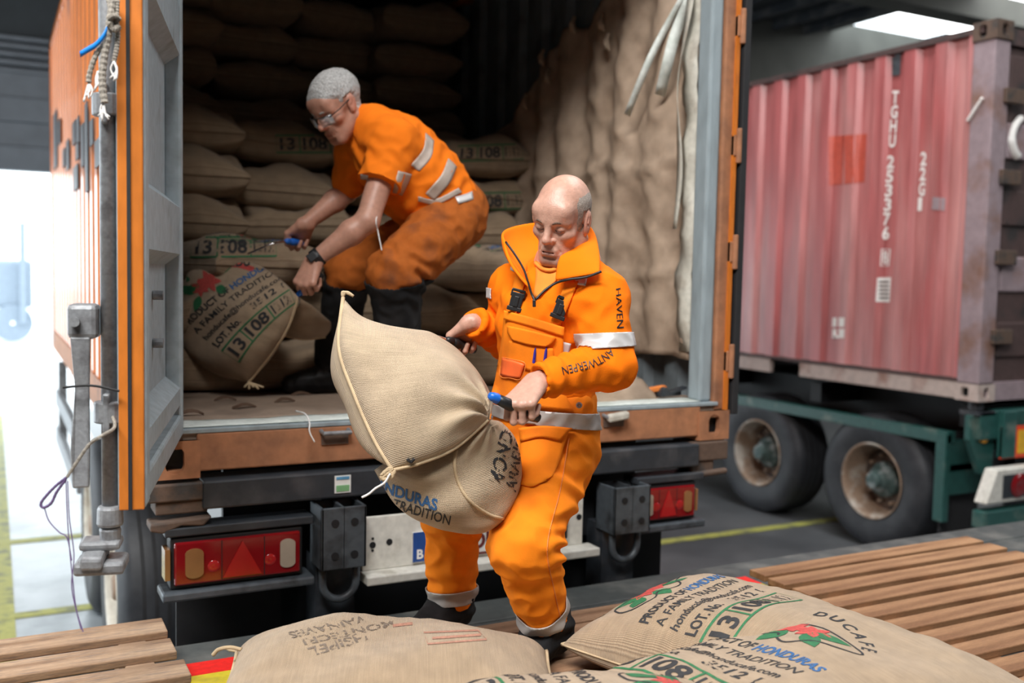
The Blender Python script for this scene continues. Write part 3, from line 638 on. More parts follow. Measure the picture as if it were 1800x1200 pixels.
lp = lp.build('lamp_panel', MT['white_plate'], gt, bevel=0.01)
MB().bx(RX+0.04, RX+1.25, RY-0.206, RY-0.196, 0.63, 0.79).build('panel_recess', MT['chassis_dark'], lp)
for x in (0.2, 0.62): MB().lathe([(0, 0.001), (0.02, 0.06), (0.0, 0.085)], (RX+x, RY-0.21, 0.71), (0, -1, 0), 28).build('round_lamp', MT['lamp_red'], lp, smooth=True)
MB().bx(RX+0.37, RX+0.47, RY-0.214, RY-0.204, 0.65, 0.77).build('panel_bridge', MT['white_plate'], lp)
MB().bx(RX-0.13, RX+CW, RY-0.2, RY-0.1, 0.43, 0.55).build('bumper_bar', MT['green_paint'], gt, bevel=0.01)
for y in (2.05, 3.36):
    rw = MB().cyl((RX+0.3, y, 0.53), (RX+0.6, y, 0.53), 0.1, 12).build('wheel', MT['chassis_black'], gt)
    wheel_parts(rw, (RX+0.03, y, 0.53), (-1, 0, 0), 0.53, 0.4, MT['rim_rust'], MT['hub_green'])
    rw = MB().cyl((RX+1.9, y, 0.53), (RX+2.1, y, 0.53), 0.1, 12).build('wheel', MT['chassis_black'], gt)
    wheel_parts(rw, (RX+CW-0.03, y, 0.53), (1, 0, 0), 0.53, 0.4, MT['rim_rust'], MT['hub_green'])
MB().bx(RX+0.1, RX+0.5, RY+0.33, RY+0.35, 0.2, 1.0).build('mud_flap', MT['rubber'], gt)
# a lorry far outside, washed out by the daylight
fl = thing('lorry', 'pale blurred truck standing in the daylight outside the gate', 'lorry', (0.1, 27, 0))
MB().bx(-0.75, 0.5, 26.5, 30, 0.9, 2.2).build('cab', MT['truck_pale'], fl, bevel=0.1)
MB().bx(0.18, 0.34, 26.2, 26.4, 0.5, 3.2).build('mast', MT['truck_pale'], fl)
MB().lathe([(0, 0.05), (0.0, 0.5), (-0.2, 0.5)], (0.0, 26.4, 0.5), (0, -1, 0), 24).build('wheel', MT['truck_pale'], fl)
# ------------------------------------------------------------------ lettering as thin geometry
def text2d(s, bold=0.0, spacing=1.0):
    """outline mesh of a line of text, x in 0..aspect, cap height 1"""
    c = bpy.data.curves.new('t', 'FONT'); c.body = s; c.size = 1.0; c.offset = bold; c.space_character = spacing; c.resolution_u = 3
    o = bpy.data.objects.new('t', c); COL.objects.link(o)
    bpy.context.view_layer.update()
    me = bpy.data.meshes.new_from_object(o.evaluated_get(bpy.context.evaluated_depsgraph_get()))
    v = np.zeros(len(me.vertices)*3); me.vertices.foreach_get('co', v); v = v.reshape(-1, 3)[:, :2]
    f = [tuple(p.vertices) for p in me.polygons]
    bpy.data.objects.remove(o); bpy.data.curves.remove(c); bpy.data.meshes.remove(me)
    v = v-np.array([v[:, 0].min(), 0]); v = v/0.69
    return v, f
def refine(v, f, step):
    """cut a flat mesh along a grid so that it can follow a curved surface"""
    bm = bmesh.new(); vs = [bm.verts.new((p[0], p[1], 0)) for p in v]
    for q in f:
        try: bm.faces.new([vs[i] for i in q])
        except ValueError: pass
    lo, hi = v.min(0), v.max(0)
    for ax in (0, 1):
        k = math.floor(lo[ax]/step)+1
        while k*step < hi[ax]:
            no = (1, 0, 0) if ax == 0 else (0, 1, 0)
            bmesh.ops.bisect_plane(bm, geom=bm.verts[:]+bm.edges[:]+bm.faces[:], plane_co=(k*step, k*step, 0), plane_no=no, dist=1e-6); k += 1
    bm.verts.index_update()
    out = np.array([(p.co.x, p.co.y) for p in bm.verts]); ff = [tuple(p.index for p in q.verts) for q in bm.faces]
    bm.free(); return out, ff
def merge2d(items):
    vs, fs, n = [], [], 0
    for v, f in items:
        vs.append(np.asarray(v, float)); fs += [tuple(i+n for i in q) for q in f]; n += len(v)
    return np.concatenate(vs), fs
def line2d(s, x, y, h, width=None, bold=0.0, ang=0.0, center=False):
    v, f = text2d(s, bold); v = v*h
    if width: v[:, 0] *= width/max(v[:, 0].max(), 1e-6)
    if center: v[:, 0] -= v[:, 0].max()/2
    c, s_ = math.cos(ang), math.sin(ang)
    return np.stack([v[:, 0]*c-v[:, 1]*s_+x, v[:, 0]*s_+v[:, 1]*c+y], 1), f
def stroke2d(pts, w, closed=False):
    P = np.array(pts, float); n = len(P); vs, fs = [], []
    for i in range(n):
        a = P[i-1] if (i or closed) else P[i]; b = P[(i+1) % n] if (i < n-1 or closed) else P[i]
        t = (b-a)/max(np.linalg.norm(b-a), 1e-9); q = np.array([-t[1], t[0]])*w/2; vs += [P[i]-q, P[i]+q]
    for i in range(n if closed else n-1):
        j = (i+1) % n; fs.append((2*i, 2*j, 2*j+1, 2*i+1))
    return np.array(vs), fs
def leaf2d(x, y, L, W_, ang):
    t = np.linspace(0, 1, 9); h = W_/2*np.sin(math.pi*t**0.8)
    up, dn = np.stack([t*L, h], 1), np.stack([t[1:-1]*L, -h[1:-1]], 1)[::-1]
    v = np.concatenate([up, dn]); c, s = math.cos(ang), math.sin(ang)
    return np.stack([v[:, 0]*c-v[:, 1]*s+x, v[:, 0]*s+v[:, 1]*c+y], 1), [tuple(range(len(v)))]
def stencil2d(s, x, y, h, width, rnd, gap=0.25, keep=0.85):
    """lettering cut into short dashes like a worn stencil"""
    v, f = line2d(s, x, y, h, width, 0.02)
    v, f = refine(v, f, h*0.22)
    return v, [q for q in f if (math.floor(v[list(q)].mean(0)[0]/(h*0.36)) % 3 or rnd.random() < 0.3) and rnd.random() < keep]

def make_print():
    """the coffee bag print: x across the bag (right +), y towards its top end, metres"""
    B, G, BL, RD = [], [], [], []
    B.append(line2d('PRODUCT OF', -0.215, 0.055, 0.033, 0.225, 0.025))
    BL.append(line2d('HONDURAS', 0.02, 0.055, 0.034, 0.205, 0.03))
    B.append(line2d('A FAMILY TRADITION', -0.215, 0.0, 0.031, 0.43, 0.008))
    B.append(line2d('honducafe@honducafe.com', -0.215, -0.052, 0.027, 0.43, 0.012))
    B.append(stencil2d('3512 1', 0.03, -0.105, 0.036, 0.17, random.Random(3)))
    B.append(line2d('LOT. No.', -0.215, -0.112, 0.034, 0.165, 0.025))
    x0, x1, y0, y1 = -0.22, 0.215, -0.225, -0.135
    G.append(stroke2d([(x0, y0), (x1, y0), (x1, y1), (x0, y1)], 0.0085, True))
    for x in (-0.085, 0.085): G.append(stroke2d([(x, y0), (x, y1)], 0.0075))
    B.append(line2d('13', -0.198, -0.208, 0.058, 0.085, 0.03))
    B.append(line2d('108', -0.068, -0.208, 0.06, 0.135, 0.028))
    B.append(stencil2d('1312', 0.1, -0.206, 0.056, 0.1, random.Random(5)))
    # emblem: map outline, leaves and red blossoms, name in an arc
    B.append(stroke2d(catmull([(-0.14,0.15,0),(-0.17,0.2,0),(-0.12,0.255,0),(-0.05,0.25,0),(0.03,0.275,0),(0.12,0.265,0),(0.19,0.235,0),(0.15,0.2,0),(0.1,0.175,0),(0.06,0.125,0),(0.02,0.135,0),(-0.01,0.165,0),(-0.06,0.14,0)], 4, True), 0.0065, True) if False else
             stroke2d([p[:2] for p in catmull([(-0.14,0.15,0),(-0.17,0.2,0),(-0.12,0.255,0),(-0.05,0.25,0),(0.03,0.275,0),(0.12,0.265,0),(0.19,0.235,0),(0.15,0.2,0),(0.1,0.175,0),(0.06,0.125,0),(0.02,0.135,0),(-0.01,0.165,0),(-0.06,0.14,0)], 4, True)], 0.0065, True))
    for x, y, L, W_, a in ((-0.05,0.2,0.1,0.055,3.5),(-0.03,0.215,0.1,0.05,2.6),(0.0,0.19,0.09,0.055,4.5),(0.05,0.2,0.095,0.05,-0.6),(0.05,0.215,0.1,0.05,0.35)): G.append(leaf2d(x, y, L, W_, a))
    for cx, cy in ((-0.02, 0.222), (0.045, 0.225)):
        for k in range(6): RD.append(leaf2d(cx, cy, 0.05, 0.028, k*1.047+0.3))
    for k, ch in enumerate('HONDUCAFE'):
        a = R(52-k*13); B.append(line2d(ch, 0.0+0.19*math.cos(R(90)+a)*1.0, 0.175+0.165*math.sin(R(90)+a), 0.034, None, 0.02, a, True))
    out = {}
    for key, it in (('black', B), ('green', G), ('blue', BL), ('red', RD)): out[key] = refine(*merge2d(it), 0.03)
    return out
PRINT = make_print()
INK = {'black': 'ink_black', 'green': 'ink_green', 'blue': 'ink_blue', 'red': 'ink_red'}
PNAME = {'black': 'black_lettering', 'green': 'green_print', 'blue': 'blue_lettering', 'red': 'red_blossom_print'}

def decal(name, v2, f2, fn, m_, parent, off=0.0012, local=False):
    """fn(array Nx2) -> points, normals, ok"""
    P, Nn, ok = fn(v2); P = P+Nn*off
    if parent is not None and not local and parent.parent is None and parent.type == 'MESH':
        inv = np.array(parent.matrix_basis.inverted()); P = P@inv[:3, :3].T+inv[:3, 3]
    ff = [q for q in f2 if all(ok[i] for i in q)]; ids = sorted({i for q in ff for i in q}); mp_ = {i: k for k, i in enumerate(ids)}
    if not ff: return None
    me = raw(name, P[ids], [tuple(mp_[i] for i in q) for q in ff])
    return link(name, me, m_, parent, local)
def px_surface(bvh, H):
    """flat print coordinates -> picture position H(x,y) -> first hit of the view ray on the surface"""
    def fn(v2):
        P, Nn, ok = [], [], []
        for x, y in v2:
            px, py = H(x, y); d = unit(ray(px, py)); h = bvh.ray_cast(V(CAM), V(d))
            if h[0] is None: P.append((0, 0, 0)); Nn.append((0, 0, 1)); ok.append(False)
            else:
                n = np.array(h[1]); n = n if np.dot(n, d) < 0 else -n
                P.append(np.array(h[0])); Nn.append(n); ok.append(True)
        return np.array(P, float), np.array(Nn, float), ok
    return fn
def quad_map(bl, br, tr_, tl, w=1.0, h=1.0, x0=0.0, y0=0.0, bow=0.0):
    bl, br, tr_, tl = [np.array(q, float) for q in (bl, br, tr_, tl)]
    def H(x, y):
        a, b = (x-x0)/w, (y-y0)/h
        p = (1-a)*(1-b)*bl+a*(1-b)*br+a*b*tr_+(1-a)*b*tl
        if bow:
            n = (tl-bl)/np.linalg.norm(tl-bl); p = p+n*bow*4*a*(1-a)
        return p
    return H

# ------------------------------------------------------------------ coffee bags
class Bag:
    """pillow-shaped jute bag lying flat: x across, y along, z up; base at z = 0"""
    def __init__(s, a=0.32, b=0.475, tt=0.14, tb=0.075, seed=0, lump=0.02, bend=0.0, ear=0.06, pw=2.7, ex=0.92):
        s.pw, s.ex = pw, ex
        s.a, s.b, s.tt, s.tb, s.seed, s.lump, s.bend, s.ear = a, b, tt, tb, seed, lump, bend, ear
    def pt(s, u, v, top):
        u = np.asarray(u, float); v = np.asarray(v, float)
        au, av = np.clip(np.abs(u), 0, 1), np.clip(np.abs(v), 0, 1)
        prof = np.sqrt(np.clip((1-au**s.pw)*(1-av**s.pw), 0, 1))**s.ex
        e = s.ear
        x = s.a*u*(1-e*(1-v*v)*au*au+0.0*au); y = s.b*v*(1-e*0.75*(1-u*u)*av*av)
        k = s.seed*1.7
        l = (np.sin(x*9+k)*np.cos(y*7.5+k*2)+0.6*np.sin(x*17+y*13+k*3)+0.5*np.sin(y*21-x*6+k))*s.lump
        cr = 0.006*np.sin(np.arctan2(y, x)*22+k)*(au**3+av**3)*prof
        z = np.where(top, s.tt*prof+l*prof+cr, -s.tb*prof**0.8-l*0.3*prof)+s.tb
        z = np.maximum(z, 0.0)
        z = z+s.bend*(y*y-0.08)
        x = x+0.02*np.sin(y*4+k)
        return np.stack([x, y, z], -1)
    def nrm(s, u, v, top):
        d = 1e-3; a = s.pt(u+d, v, top)-s.pt(u-d, v, top); b = s.pt(u, v+d, top)-s.pt(u, v-d, top)
        n = np.cross(a, b); n /= np.maximum(np.linalg.norm(n, axis=-1, keepdims=True), 1e-9)
        return n if top else -n
    def mesh(s, nu=36, nv=48):
        gu = np.sin(np.linspace(-1, 1, nu)*math.pi/2); gv = np.sin(np.linspace(-1, 1, nv)*math.pi/2)
        U, W_ = np.meshgrid(gu, gv, indexing='ij'); n = nu*nv
        A, Bm = s.pt(U, W_, True).reshape(-1, 3), s.pt(U, W_, False).reshape(-1, 3)
        idx = np.arange(n).reshape(nu, nv); ib = idx+n
        rim = np.zeros((nu, nv), bool); rim[0] = rim[-1] = True; rim[:, 0] = rim[:, -1] = True
        ib = np.where(rim, idx, ib)
        Bm = np.where(rim.reshape(-1, 1), A, Bm)
        f = []
        for i in range(nu-1):
            for j in range(nv-1):
                f.append((idx[i,j], idx[i+1,j], idx[i+1,j+1], idx[i,j+1])); f.append((ib[i,j], ib[i,j+1], ib[i+1,j+1], ib[i+1,j]))
        uv = np.stack([U*s.a, W_*s.b], -1).reshape(-1, 2)
        return raw('coffee_bag', np.concatenate([A, Bm]), f, np.concatenate([uv, uv+0.37]))
    def rim(s, v, n=26, lift=0.0):
        return [s.pt(u, v, True)+np.array([0, 0.004*np.sign(v), lift]) for u in np.linspace(-1, 1, n)]
    def side(s, u, n=34):
        return [s.pt(u, v, True) for v in np.linspace(-1, 1, n)]
    def surf(s, xo=0.0, yo=0.0, ps=1.0, flip=False):
        def fn(v2):
            u, v = (v2[:, 0]*ps+xo)/s.a, (v2[:, 1]*ps+yo)/s.b
            if flip: u, v = -u, -v
            return s.pt(u, v, True), s.nrm(u, v, True), list((np.abs(u) < 0.985) & (np.abs(v) < 0.985))
        return fn
def bag_object(bag, label, m_, group, printed=None, seams=True, tufts=True, po=(0.0, 0.0), seam_m='jute_thread', sr=1.0):
    o = link('coffee_bag', bag.mesh(), m_, None, smooth=True); tag(o, label, 'coffee bag', group)
    if seams:
        for v in (-1, 1):
            mb = MB(); mb.tube(bag.rim(v), 0.0055*sr, 6); mb.build('sewn_seam', MT[seam_m], o, local=True, smooth=True)
        for u in (-1, 1): MB().tube(bag.side(u), 0.003*sr, 5).build('side_seam', MT[seam_m], o, local=True, smooth=True)
    if tufts:
        rnd = random.Random(bag.seed)
        for u, v in ((-1, -1), (1, 1)):
            mb = MB(); p = bag.pt(u, v, True); d = np.array([u*0.6, v, -0.1])
            for k in range(3):
                mb.tube(catmull([p, p+d*0.018+np.array([rnd.uniform(-.01,.01), rnd.uniform(-.01,.01), 0.004]), p+d*0.04+np.array([rnd.uniform(-.02,.02), rnd.uniform(-.02,.02), rnd.uniform(-.01,.01)])], 4), 0.0035, 5)
            mb.build('corner_tuft', MT['jute_thread'], o, local=True, smooth=True)
    if printed:
        for key in printed:
            v2, f2 = PRINT[key]; decal(PNAME[key], v2, f2, bag.surf(*po), MT[INK[key]], o, 0.0012, local=True)
    return o
def dup(src, label, loc, rot, group=None):
    o = src.copy(); COL.objects.link(o); o.location = loc; o.rotation_euler = rot; o['label'] = label
    if group: o['group'] = group
    for ch in src.children:
        c = ch.copy(); COL.objects.link(c); c.parent = o
    return o

ST = []
for k in range(3):
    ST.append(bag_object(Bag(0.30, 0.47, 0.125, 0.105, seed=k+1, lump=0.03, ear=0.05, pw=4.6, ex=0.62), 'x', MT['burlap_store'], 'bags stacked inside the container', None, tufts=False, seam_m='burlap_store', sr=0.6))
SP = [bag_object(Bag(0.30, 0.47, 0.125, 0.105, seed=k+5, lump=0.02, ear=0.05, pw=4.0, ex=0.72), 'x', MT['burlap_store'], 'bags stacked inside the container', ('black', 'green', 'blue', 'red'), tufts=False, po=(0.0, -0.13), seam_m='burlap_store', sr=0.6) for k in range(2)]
used = set()
FLZ = ZB+0.162
def place_bag(src, label, loc, rot):
    if src.name in used: return dup(src, label, loc, rot)
    used.add(src.name); src.location = loc; src.rotation_euler = rot; src['label'] = label
    return src
rnd = random.Random(11)
cols = [('leftmost', 0.4, 2.1), ('second', 0.97, 2.3), ('third', 1.5, 2.38), ('rightmost', 2.03, 2.2)]
ordn = ['on the floor', 'second from floor', 'third from floor', 'fourth from floor', 'fifth from floor', 'sixth from floor', 'topmost']
height = {0: 6, 1: 6, 2: 6, 3: 6}
printed = {}
STEP = 0.226
for ci, (nm, cx, cy) in enumerate(cols):
    z = FLZ-0.002
    for k in range(height[ci]):
        hgt = STEP+rnd.uniform(-0.008, 0.008)
        yaw = rnd.uniform(-0.13, 0.13); dx = rnd.uniform(-0.03, 0.03); dy = rnd.uniform(-0.09, 0.09)
        pr_ = printed.get((ci, k))
        src = SP[pr_] if pr_ is not None else ST[rnd.randrange(3)]
        lab = '%s jute bag, %s stack of the front row in the container, %s' % ('printed' if pr_ is not None else 'plain', nm, ordn[k])
        if ci == 3: dx, yaw = min(dx, 0.0), yaw*0.5
        if ci == 0: dx, yaw = abs(dx)*0.5, yaw*0.4
        place_bag(src, lab, (cx+dx, cy+dy, z), (R(1)+rnd.uniform(-0.05, 0.05), rnd.uniform(-0.05, 0.05), yaw))
        z += hgt
# taller rank behind, reaching up into the dark
for ci, (nm, cx, cy) in enumerate(cols):
    z = FLZ+STEP*5
    for k in range(5):
        pr_ = 0 if (ci + k) % 3 == 0 else None
        src = SP[0] if pr_ is not None else ST[rnd.randrange(3)]
        lab = '%s jute bag up in the dark, %s stack of the back row, %s' % ('printed' if pr_ is not None else 'plain', nm, ('lowest', 'second', 'middle one', 'fourth', 'topmost')[k])
        place_bag(src, lab, (cx+rnd.uniform(-0.05, 0.05) if ci in (1, 2) else cx-0.02 if ci else cx+0.02, cy+0.85+rnd.uniform(-0.06, 0.06), z), (R(-1)+rnd.uniform(-0.03, 0.03), rnd.uniform(-0.03, 0.03), rnd.uniform(-0.06, 0.06)))
        z += STEP
# loose bags nearer the door
place_bag(ST[0], 'plain jute bag on the container floor behind the hauled printed bag', (0.55, 1.2, FLZ), (0, 0, 1.35))
place_bag(ST[1], 'plain jute bag second in the loose pile behind the hauled printed bag', (0.53, 1.26, FLZ+0.225), (0, 0.04, 1.65))
place_bag(SP[1], 'printed jute bag atop the loose pile, half hidden behind the hauled bag', (0.6, 1.32, FLZ+0.45), (0.0, 0.02, 0.12))
place_bag(ST[2], 'plain jute bag on the floor in the low heap behind the overalls', (1.78, 1.1, FLZ), (0, 0, 1.3))
place_bag(ST[0], 'plain jute bag in the middle of the low heap behind the overalls', (1.8, 1.2, FLZ+0.225), (0, 0.03, 1.5))
place_bag(SP[0], 'printed jute bag on top of the low heap behind the overalls', (1.74, 1.16, FLZ+0.45), (0.0, 0.03, 0.4))

# lot boxes printed on the bag ends that face the door
LOT = []
for st_, keep in (('green', lambda c: c[:, 1].max() < -0.12), ('black', lambda c: c[:, 1].max() < -0.12)):
    v2, f2 = PRINT[st_]; ff = [q for q in f2 if keep(v2[list(q)])]; LOT.append((st_, v2, ff))
bpy.context.view_layer.update()
BAGS = [(o, bvh_of(o)) for o in COL.objects if o.name.startswith('coffee_bag')]
for q in (((486,268),(622,268),(620,238),(484,238)), ((802,283),(920,280),(916,253),(805,257)), ((800,370),(926,366),(922,338),(802,340)), ((335,452),(486,450),(484,416),(338,418))):
    cx, cy = np.mean(np.array(q), axis=0); d = V(unit(ray(cx, cy))); best = None
    for o, b in BAGS:
        h = b.ray_cast(V(CAM), d)
        if h[0] is not None and (best is None or h[3] < best[2]): best = (o, b, h[3])
    if best is None: continue
    H = quad_map(*q, w=0.435, h=0.09, x0=-0.22, y0=-0.225); best[0]['label'] = best[0]['label'].replace('plain', 'lot-numbered')
    for st_, v2, ff in LOT: decal(PNAME[st_], v2, ff, px_surface(best[1], H), MT[INK[st_]], best[0], 0.002)

# ------------------------------------------------------------------ bags on the pallets in front
def front_bag(bag, label, loc, rot, keys, m_='burlap', po=(0.0, 0.0)):
    o = bag_object(bag, label, MT[m_], 'filled bags on the dock pallets', keys, po=po)
    o.location = loc; o.rotation_euler = rot; return o
# text of this bag runs away from the camera: bag top end points to the left
FWH = unit([FW[0], FW[1], 0]); c3, c4, c1 = at(1240, 1116, 2.80), at(1440, 1195, 2.40), at(712, 1175, 2.42)
c3 = c3-FWH*0.07+RT*0.12; c4 = c4-FWH*0.13; c1 = c1-RT*0.035; c2 = at(1010, 1200, 2.3)-FWH*0.26
F3 = front_bag(Bag(0.31, 0.41, 0.17, 0.075, seed=2, lump=0.009, pw=2.9, ear=0.05), 'full coffee bag with emblem and lot 13 108 behind the others, by the right pallet', (c3[0], c3[1], PAL), (0, 0, R(17)), ('black', 'green', 'blue', 'red'), po=(-0.075, 0.115, 0.86))
p13 = onplane(1108, 1188, 2, PAL+0.13); a4 = R(-87); l4 = np.array([-0.155-0.12, -0.18-0.13])
c4 = np.array([p13[0]-(math.cos(a4)*l4[0]-math.sin(a4)*l4[1]), p13[1]-(math.sin(a4)*l4[0]+math.cos(a4)*l4[1]), 0])
F4 = front_bag(Bag(0.325, 0.5, 0.135, 0.07, seed=4, lump=0.010, pw=3.0), 'nearest full coffee bag at lower right with large blue HONDURAS lettering', (c4[0], c4[1], PAL+0.03), (R(3), 0, a4), ('black', 'green', 'blue', 'red'), po=(-0.12, -0.13))
F1 = front_bag(Bag(0.31, 0.42, 0.165, 0.07, seed=7, lump=0.012, pw=2.7), 'full coffee bag at lower left with worn stencil dashes and a loose thread', (c1[0], c1[1], PAL), (0, 0, R(90-22)), None)
F2 = front_bag(Bag(0.32, 0.45, 0.165, 0.07, seed=6, lump=0.012, pw=3.0), 'coffee bag at the bottom edge between the two big ones, only its crest seen', (c2[0], c2[1], PAL), (0, 0, R(-100)), ('black', 'green', 'blue', 'red'))
# ------------------------------------------------------------------ smooth solids for people and cloth
class SDF:
    def __init__(s, lo, hi, h):
        s.lo = np.array(lo, float); s.h = h; s.n = np.ceil((np.array(hi, float)-s.lo)/h).astype(int)+1
        s.D = np.full(s.n, 1.0, np.float32)
    def _sub(s, lo, hi):
        a = np.maximum(np.floor((np.array(lo)-s.lo)/s.h).astype(int), 0); b = np.minimum(np.ceil((np.array(hi)-s.lo)/s.h).astype(int)+1, s.n)
        if np.any(b <= a): return None
        g = [s.lo[i]+s.h*np.arange(a[i], b[i], dtype=np.float32) for i in range(3)]
        X, Y, Z = np.meshgrid(*g, indexing='ij')
        return (slice(a[0], b[0]), slice(a[1], b[1]), slice(a[2], b[2])), np.stack([X, Y, Z], -1).astype(np.float32)
    def _op(s, sl, d, k, sub):
        A = s.D[sl]
        if sub: A = -A
        e = d if not sub else d
        if k > 0:
            hh = np.maximum(k-np.abs(A-e), 0)/k; r = np.minimum(A, e)-hh*hh*k/4
        else: r = np.minimum(A, e)
        s.D[sl] = -r if sub else r
    def cap(s, a, b, ra, rb, k=0.02, n=None, ratio=1.0, sub=False):
        a, b = np.array(a, float), np.array(b, float); m_ = max(ra, rb)*max(1, ratio)+k+3*s.h
        q = s._sub(np.minimum(a, b)-m_, np.maximum(a, b)+m_)
        if q is None: return s
        sl, P = q; ab = (b-a).astype(np.float32); L2 = max(float(ab@ab), 1e-12)
        p = P-a.astype(np.float32); t = np.clip((p@ab)/L2, 0, 1); w = p-t[..., None]*ab
        if n is not None:
            n = unit(n).astype(np.float32); c = w@n; w = w+c[..., None]*n*(1/ratio-1)
        d = np.sqrt((w*w).sum(-1))-(ra+(rb-ra)*t)
        if n is not None: d = d*min(1, ratio)
        s._op(sl, d, k, sub); return s
    def ell(s, c, r, M=None, k=0.02, sub=False):
        c = np.array(c, float); r = np.array(r, float) if not np.isscalar(r) else np.array([r]*3); m_ = r.max()+k+3*s.h
        q = s._sub(c-m_, c+m_)
        if q is None: return s
        sl, P = q; p = P-c.astype(np.float32)
        if M is not None: p = p@np.array(M, np.float32)           # columns of M are the axes
        k0 = np.sqrt(((p/r.astype(np.float32))**2).sum(-1)); k1 = np.sqrt(((p/(r*r).astype(np.float32))**2).sum(-1))
        s._op(sl, k0*(k0-1)/np.maximum(k1, 1e-6), k, sub); return s
    def cut(s, co, no, k=0.0):
        """keep the side the normal points away from"""
        sl, P = s._sub(s.lo, s.lo+s.h*s.n); d = ((P-np.array(co, np.float32))@unit(no).astype(np.float32))
        s.D = np.maximum(s.D, d) if k == 0 else -( -s.D if False else (lambda A, e: np.minimum(A, e)-np.maximum(k-np.abs(A-e), 0)**2/(4*k))(-s.D, -d)); return s
    def mesh(s, smooth=1):
        D = s.D; S = D < 0; n = D.shape
        cnt = np.zeros((n[0]-1, n[1]-1, n[2]-1), np.int8)
        for i in (0, 1):
            for j in (0, 1):
                for k in (0, 1): cnt += S[i:n[0]-1+i, j:n[1]-1+j, k:n[2]-1+k]
        act = (cnt > 0) & (cnt < 8); I = np.argwhere(act); idx = np.full(act.shape, -1, np.int32); idx[act] = np.arange(len(I))
        acc = np.zeros((len(I), 3)); num = np.zeros(len(I))
        for ax in range(3):
            o1, o2 = [q for q in range(3) if q != ax]
            for u in (0, 1):
                for v in (0, 1):
                    a = np.zeros(3, int); a[o1] = u; a[o2] = v; b = a.copy(); b[ax] = 1
                    A, B = I+a, I+b; va = D[A[:, 0], A[:, 1], A[:, 2]]; vb = D[B[:, 0], B[:, 1], B[:, 2]]
                    c = (va < 0) != (vb < 0); t = np.where(c, va/np.where(c, va-vb, 1), 0)
                    p = np.repeat(a[None].astype(float), len(I), 0); p[:, ax] = t
                    acc[c] += p[c]; num[c] += 1
        Vv = s.lo+s.h*(I+acc/num[:, None])
        Fs = []
        for ax in range(3):
            o1, o2 = (ax+1) % 3, (ax+2) % 3
            sl0 = [slice(None)]*3; sl1 = [slice(None)]*3; sl0[ax] = slice(0, -1); sl1[ax] = slice(1, None)
            ch = S[tuple(sl0)] != S[tuple(sl1)]; E_ = np.argwhere(ch)
            E_ = E_[(E_[:, o1] > 0) & (E_[:, o2] > 0) & (E_[:, o1] < n[o1]-1) & (E_[:, o2] < n[o2]-1)]
            q = []
            for u, v in ((1, 1), (0, 1), (0, 0), (1, 0)):
                c = E_.copy(); c[:, o1] -= u; c[:, o2] -= v; q.append(idx[c[:, 0], c[:, 1], c[:, 2]])
            q = np.stack(q, 1); ins = S[E_[:, 0], E_[:, 1], E_[:, 2]]
            q[~ins] = q[~ins][:, ::-1]; Fs.append(q[(q >= 0).all(1)])
        F = np.concatenate(Fs)
        for _ in range(smooth): Vv = relax(Vv, F, 0.5)
        return Vv, F
def relax(Vv, F, f):
    e = np.concatenate([F[:, [0, 1]], F[:, [1, 2]], F[:, [2, 3]], F[:, [3, 0]]])
    acc = np.zeros_like(Vv); num = np.zeros(len(Vv))
    for i, j in ((0, 1), (1, 0)):
        num += np.bincount(e[:, i], minlength=len(Vv))
        for c in range(3): acc[:, c] += np.bincount(e[:, i], weights=Vv[e[:, j], c], minlength=len(Vv))
    return Vv*(1-f)+f*acc/np.maximum(num, 1)[:, None]
def vnormals(Vv, F):
    fn = np.cross(Vv[F[:, 2]]-Vv[F[:, 0]], Vv[F[:, 3]]-Vv[F[:, 1]]); N = np.zeros_like(Vv)
    for i in range(4):
        for c in range(3): N[:, c] += np.bincount(F[:, i], weights=fn[:, c], minlength=len(Vv))
    return N/np.maximum(np.linalg.norm(N, axis=1, keepdims=True), 1e-12)
def folds(Vv, F, amp=0.006, freq=9.0, fine=0.003, local=(), seed=0.0):
    """cloth wrinkles: broad soft folds plus bunched creases round given joints (centre, axis, amplitude, wavelength, radius)"""
    N = vnormals(Vv, F); off = np.zeros(len(Vv))
    for i, p in enumerate(Vv):
        q = V(p)*freq+V((seed, seed*2, seed*3))
        a = noise.noise(q); b = noise.noise(q*2.3+V((7, 3, 1)))
        off[i] = amp*a+fine*(0.5-abs(b)*1.6)
    for c, axis, am, wl, rad in local:
        d = Vv-np.array(c); w = np.exp(-(d*d).sum(1)/(rad*rad)); x = d@unit(axis)
        wob = np.sin(d@np.array([31.0, 17.0, 23.0]))*0.9+np.sin(d@np.array([-19.0, 37.0, 11.0]))*0.7
        off += am*w*np.sin(2*math.pi*x/wl+wob)
    return Vv+N*off[:, None]
def quickmesh(name, Vv, F):
    me = bpy.data.meshes.new(name); n, m_ = len(Vv), len(F)
    me.vertices.add(n); me.vertices.foreach_set('co', np.asarray(Vv, np.float32).ravel())
    me.loops.add(4*m_); me.loops.foreach_set('vertex_index', np.asarray(F, np.int32).ravel())
    me.polygons.add(m_); me.polygons.foreach_set('loop_start', np.arange(m_, dtype=np.int32)*4)
    me.update(calc_edges=True); me.validate()
    return me
def bvhq(Vv, F): return BVHTree.FromPolygons([tuple(p) for p in Vv], [tuple(int(i) for i in f) for f in F])
def joinq(parts):
    vs, fs, n = [], [], 0
    for v, f in parts: vs.append(v); fs.append(f+n); n += len(v)
    return np.concatenate(vs), np.concatenate(fs)

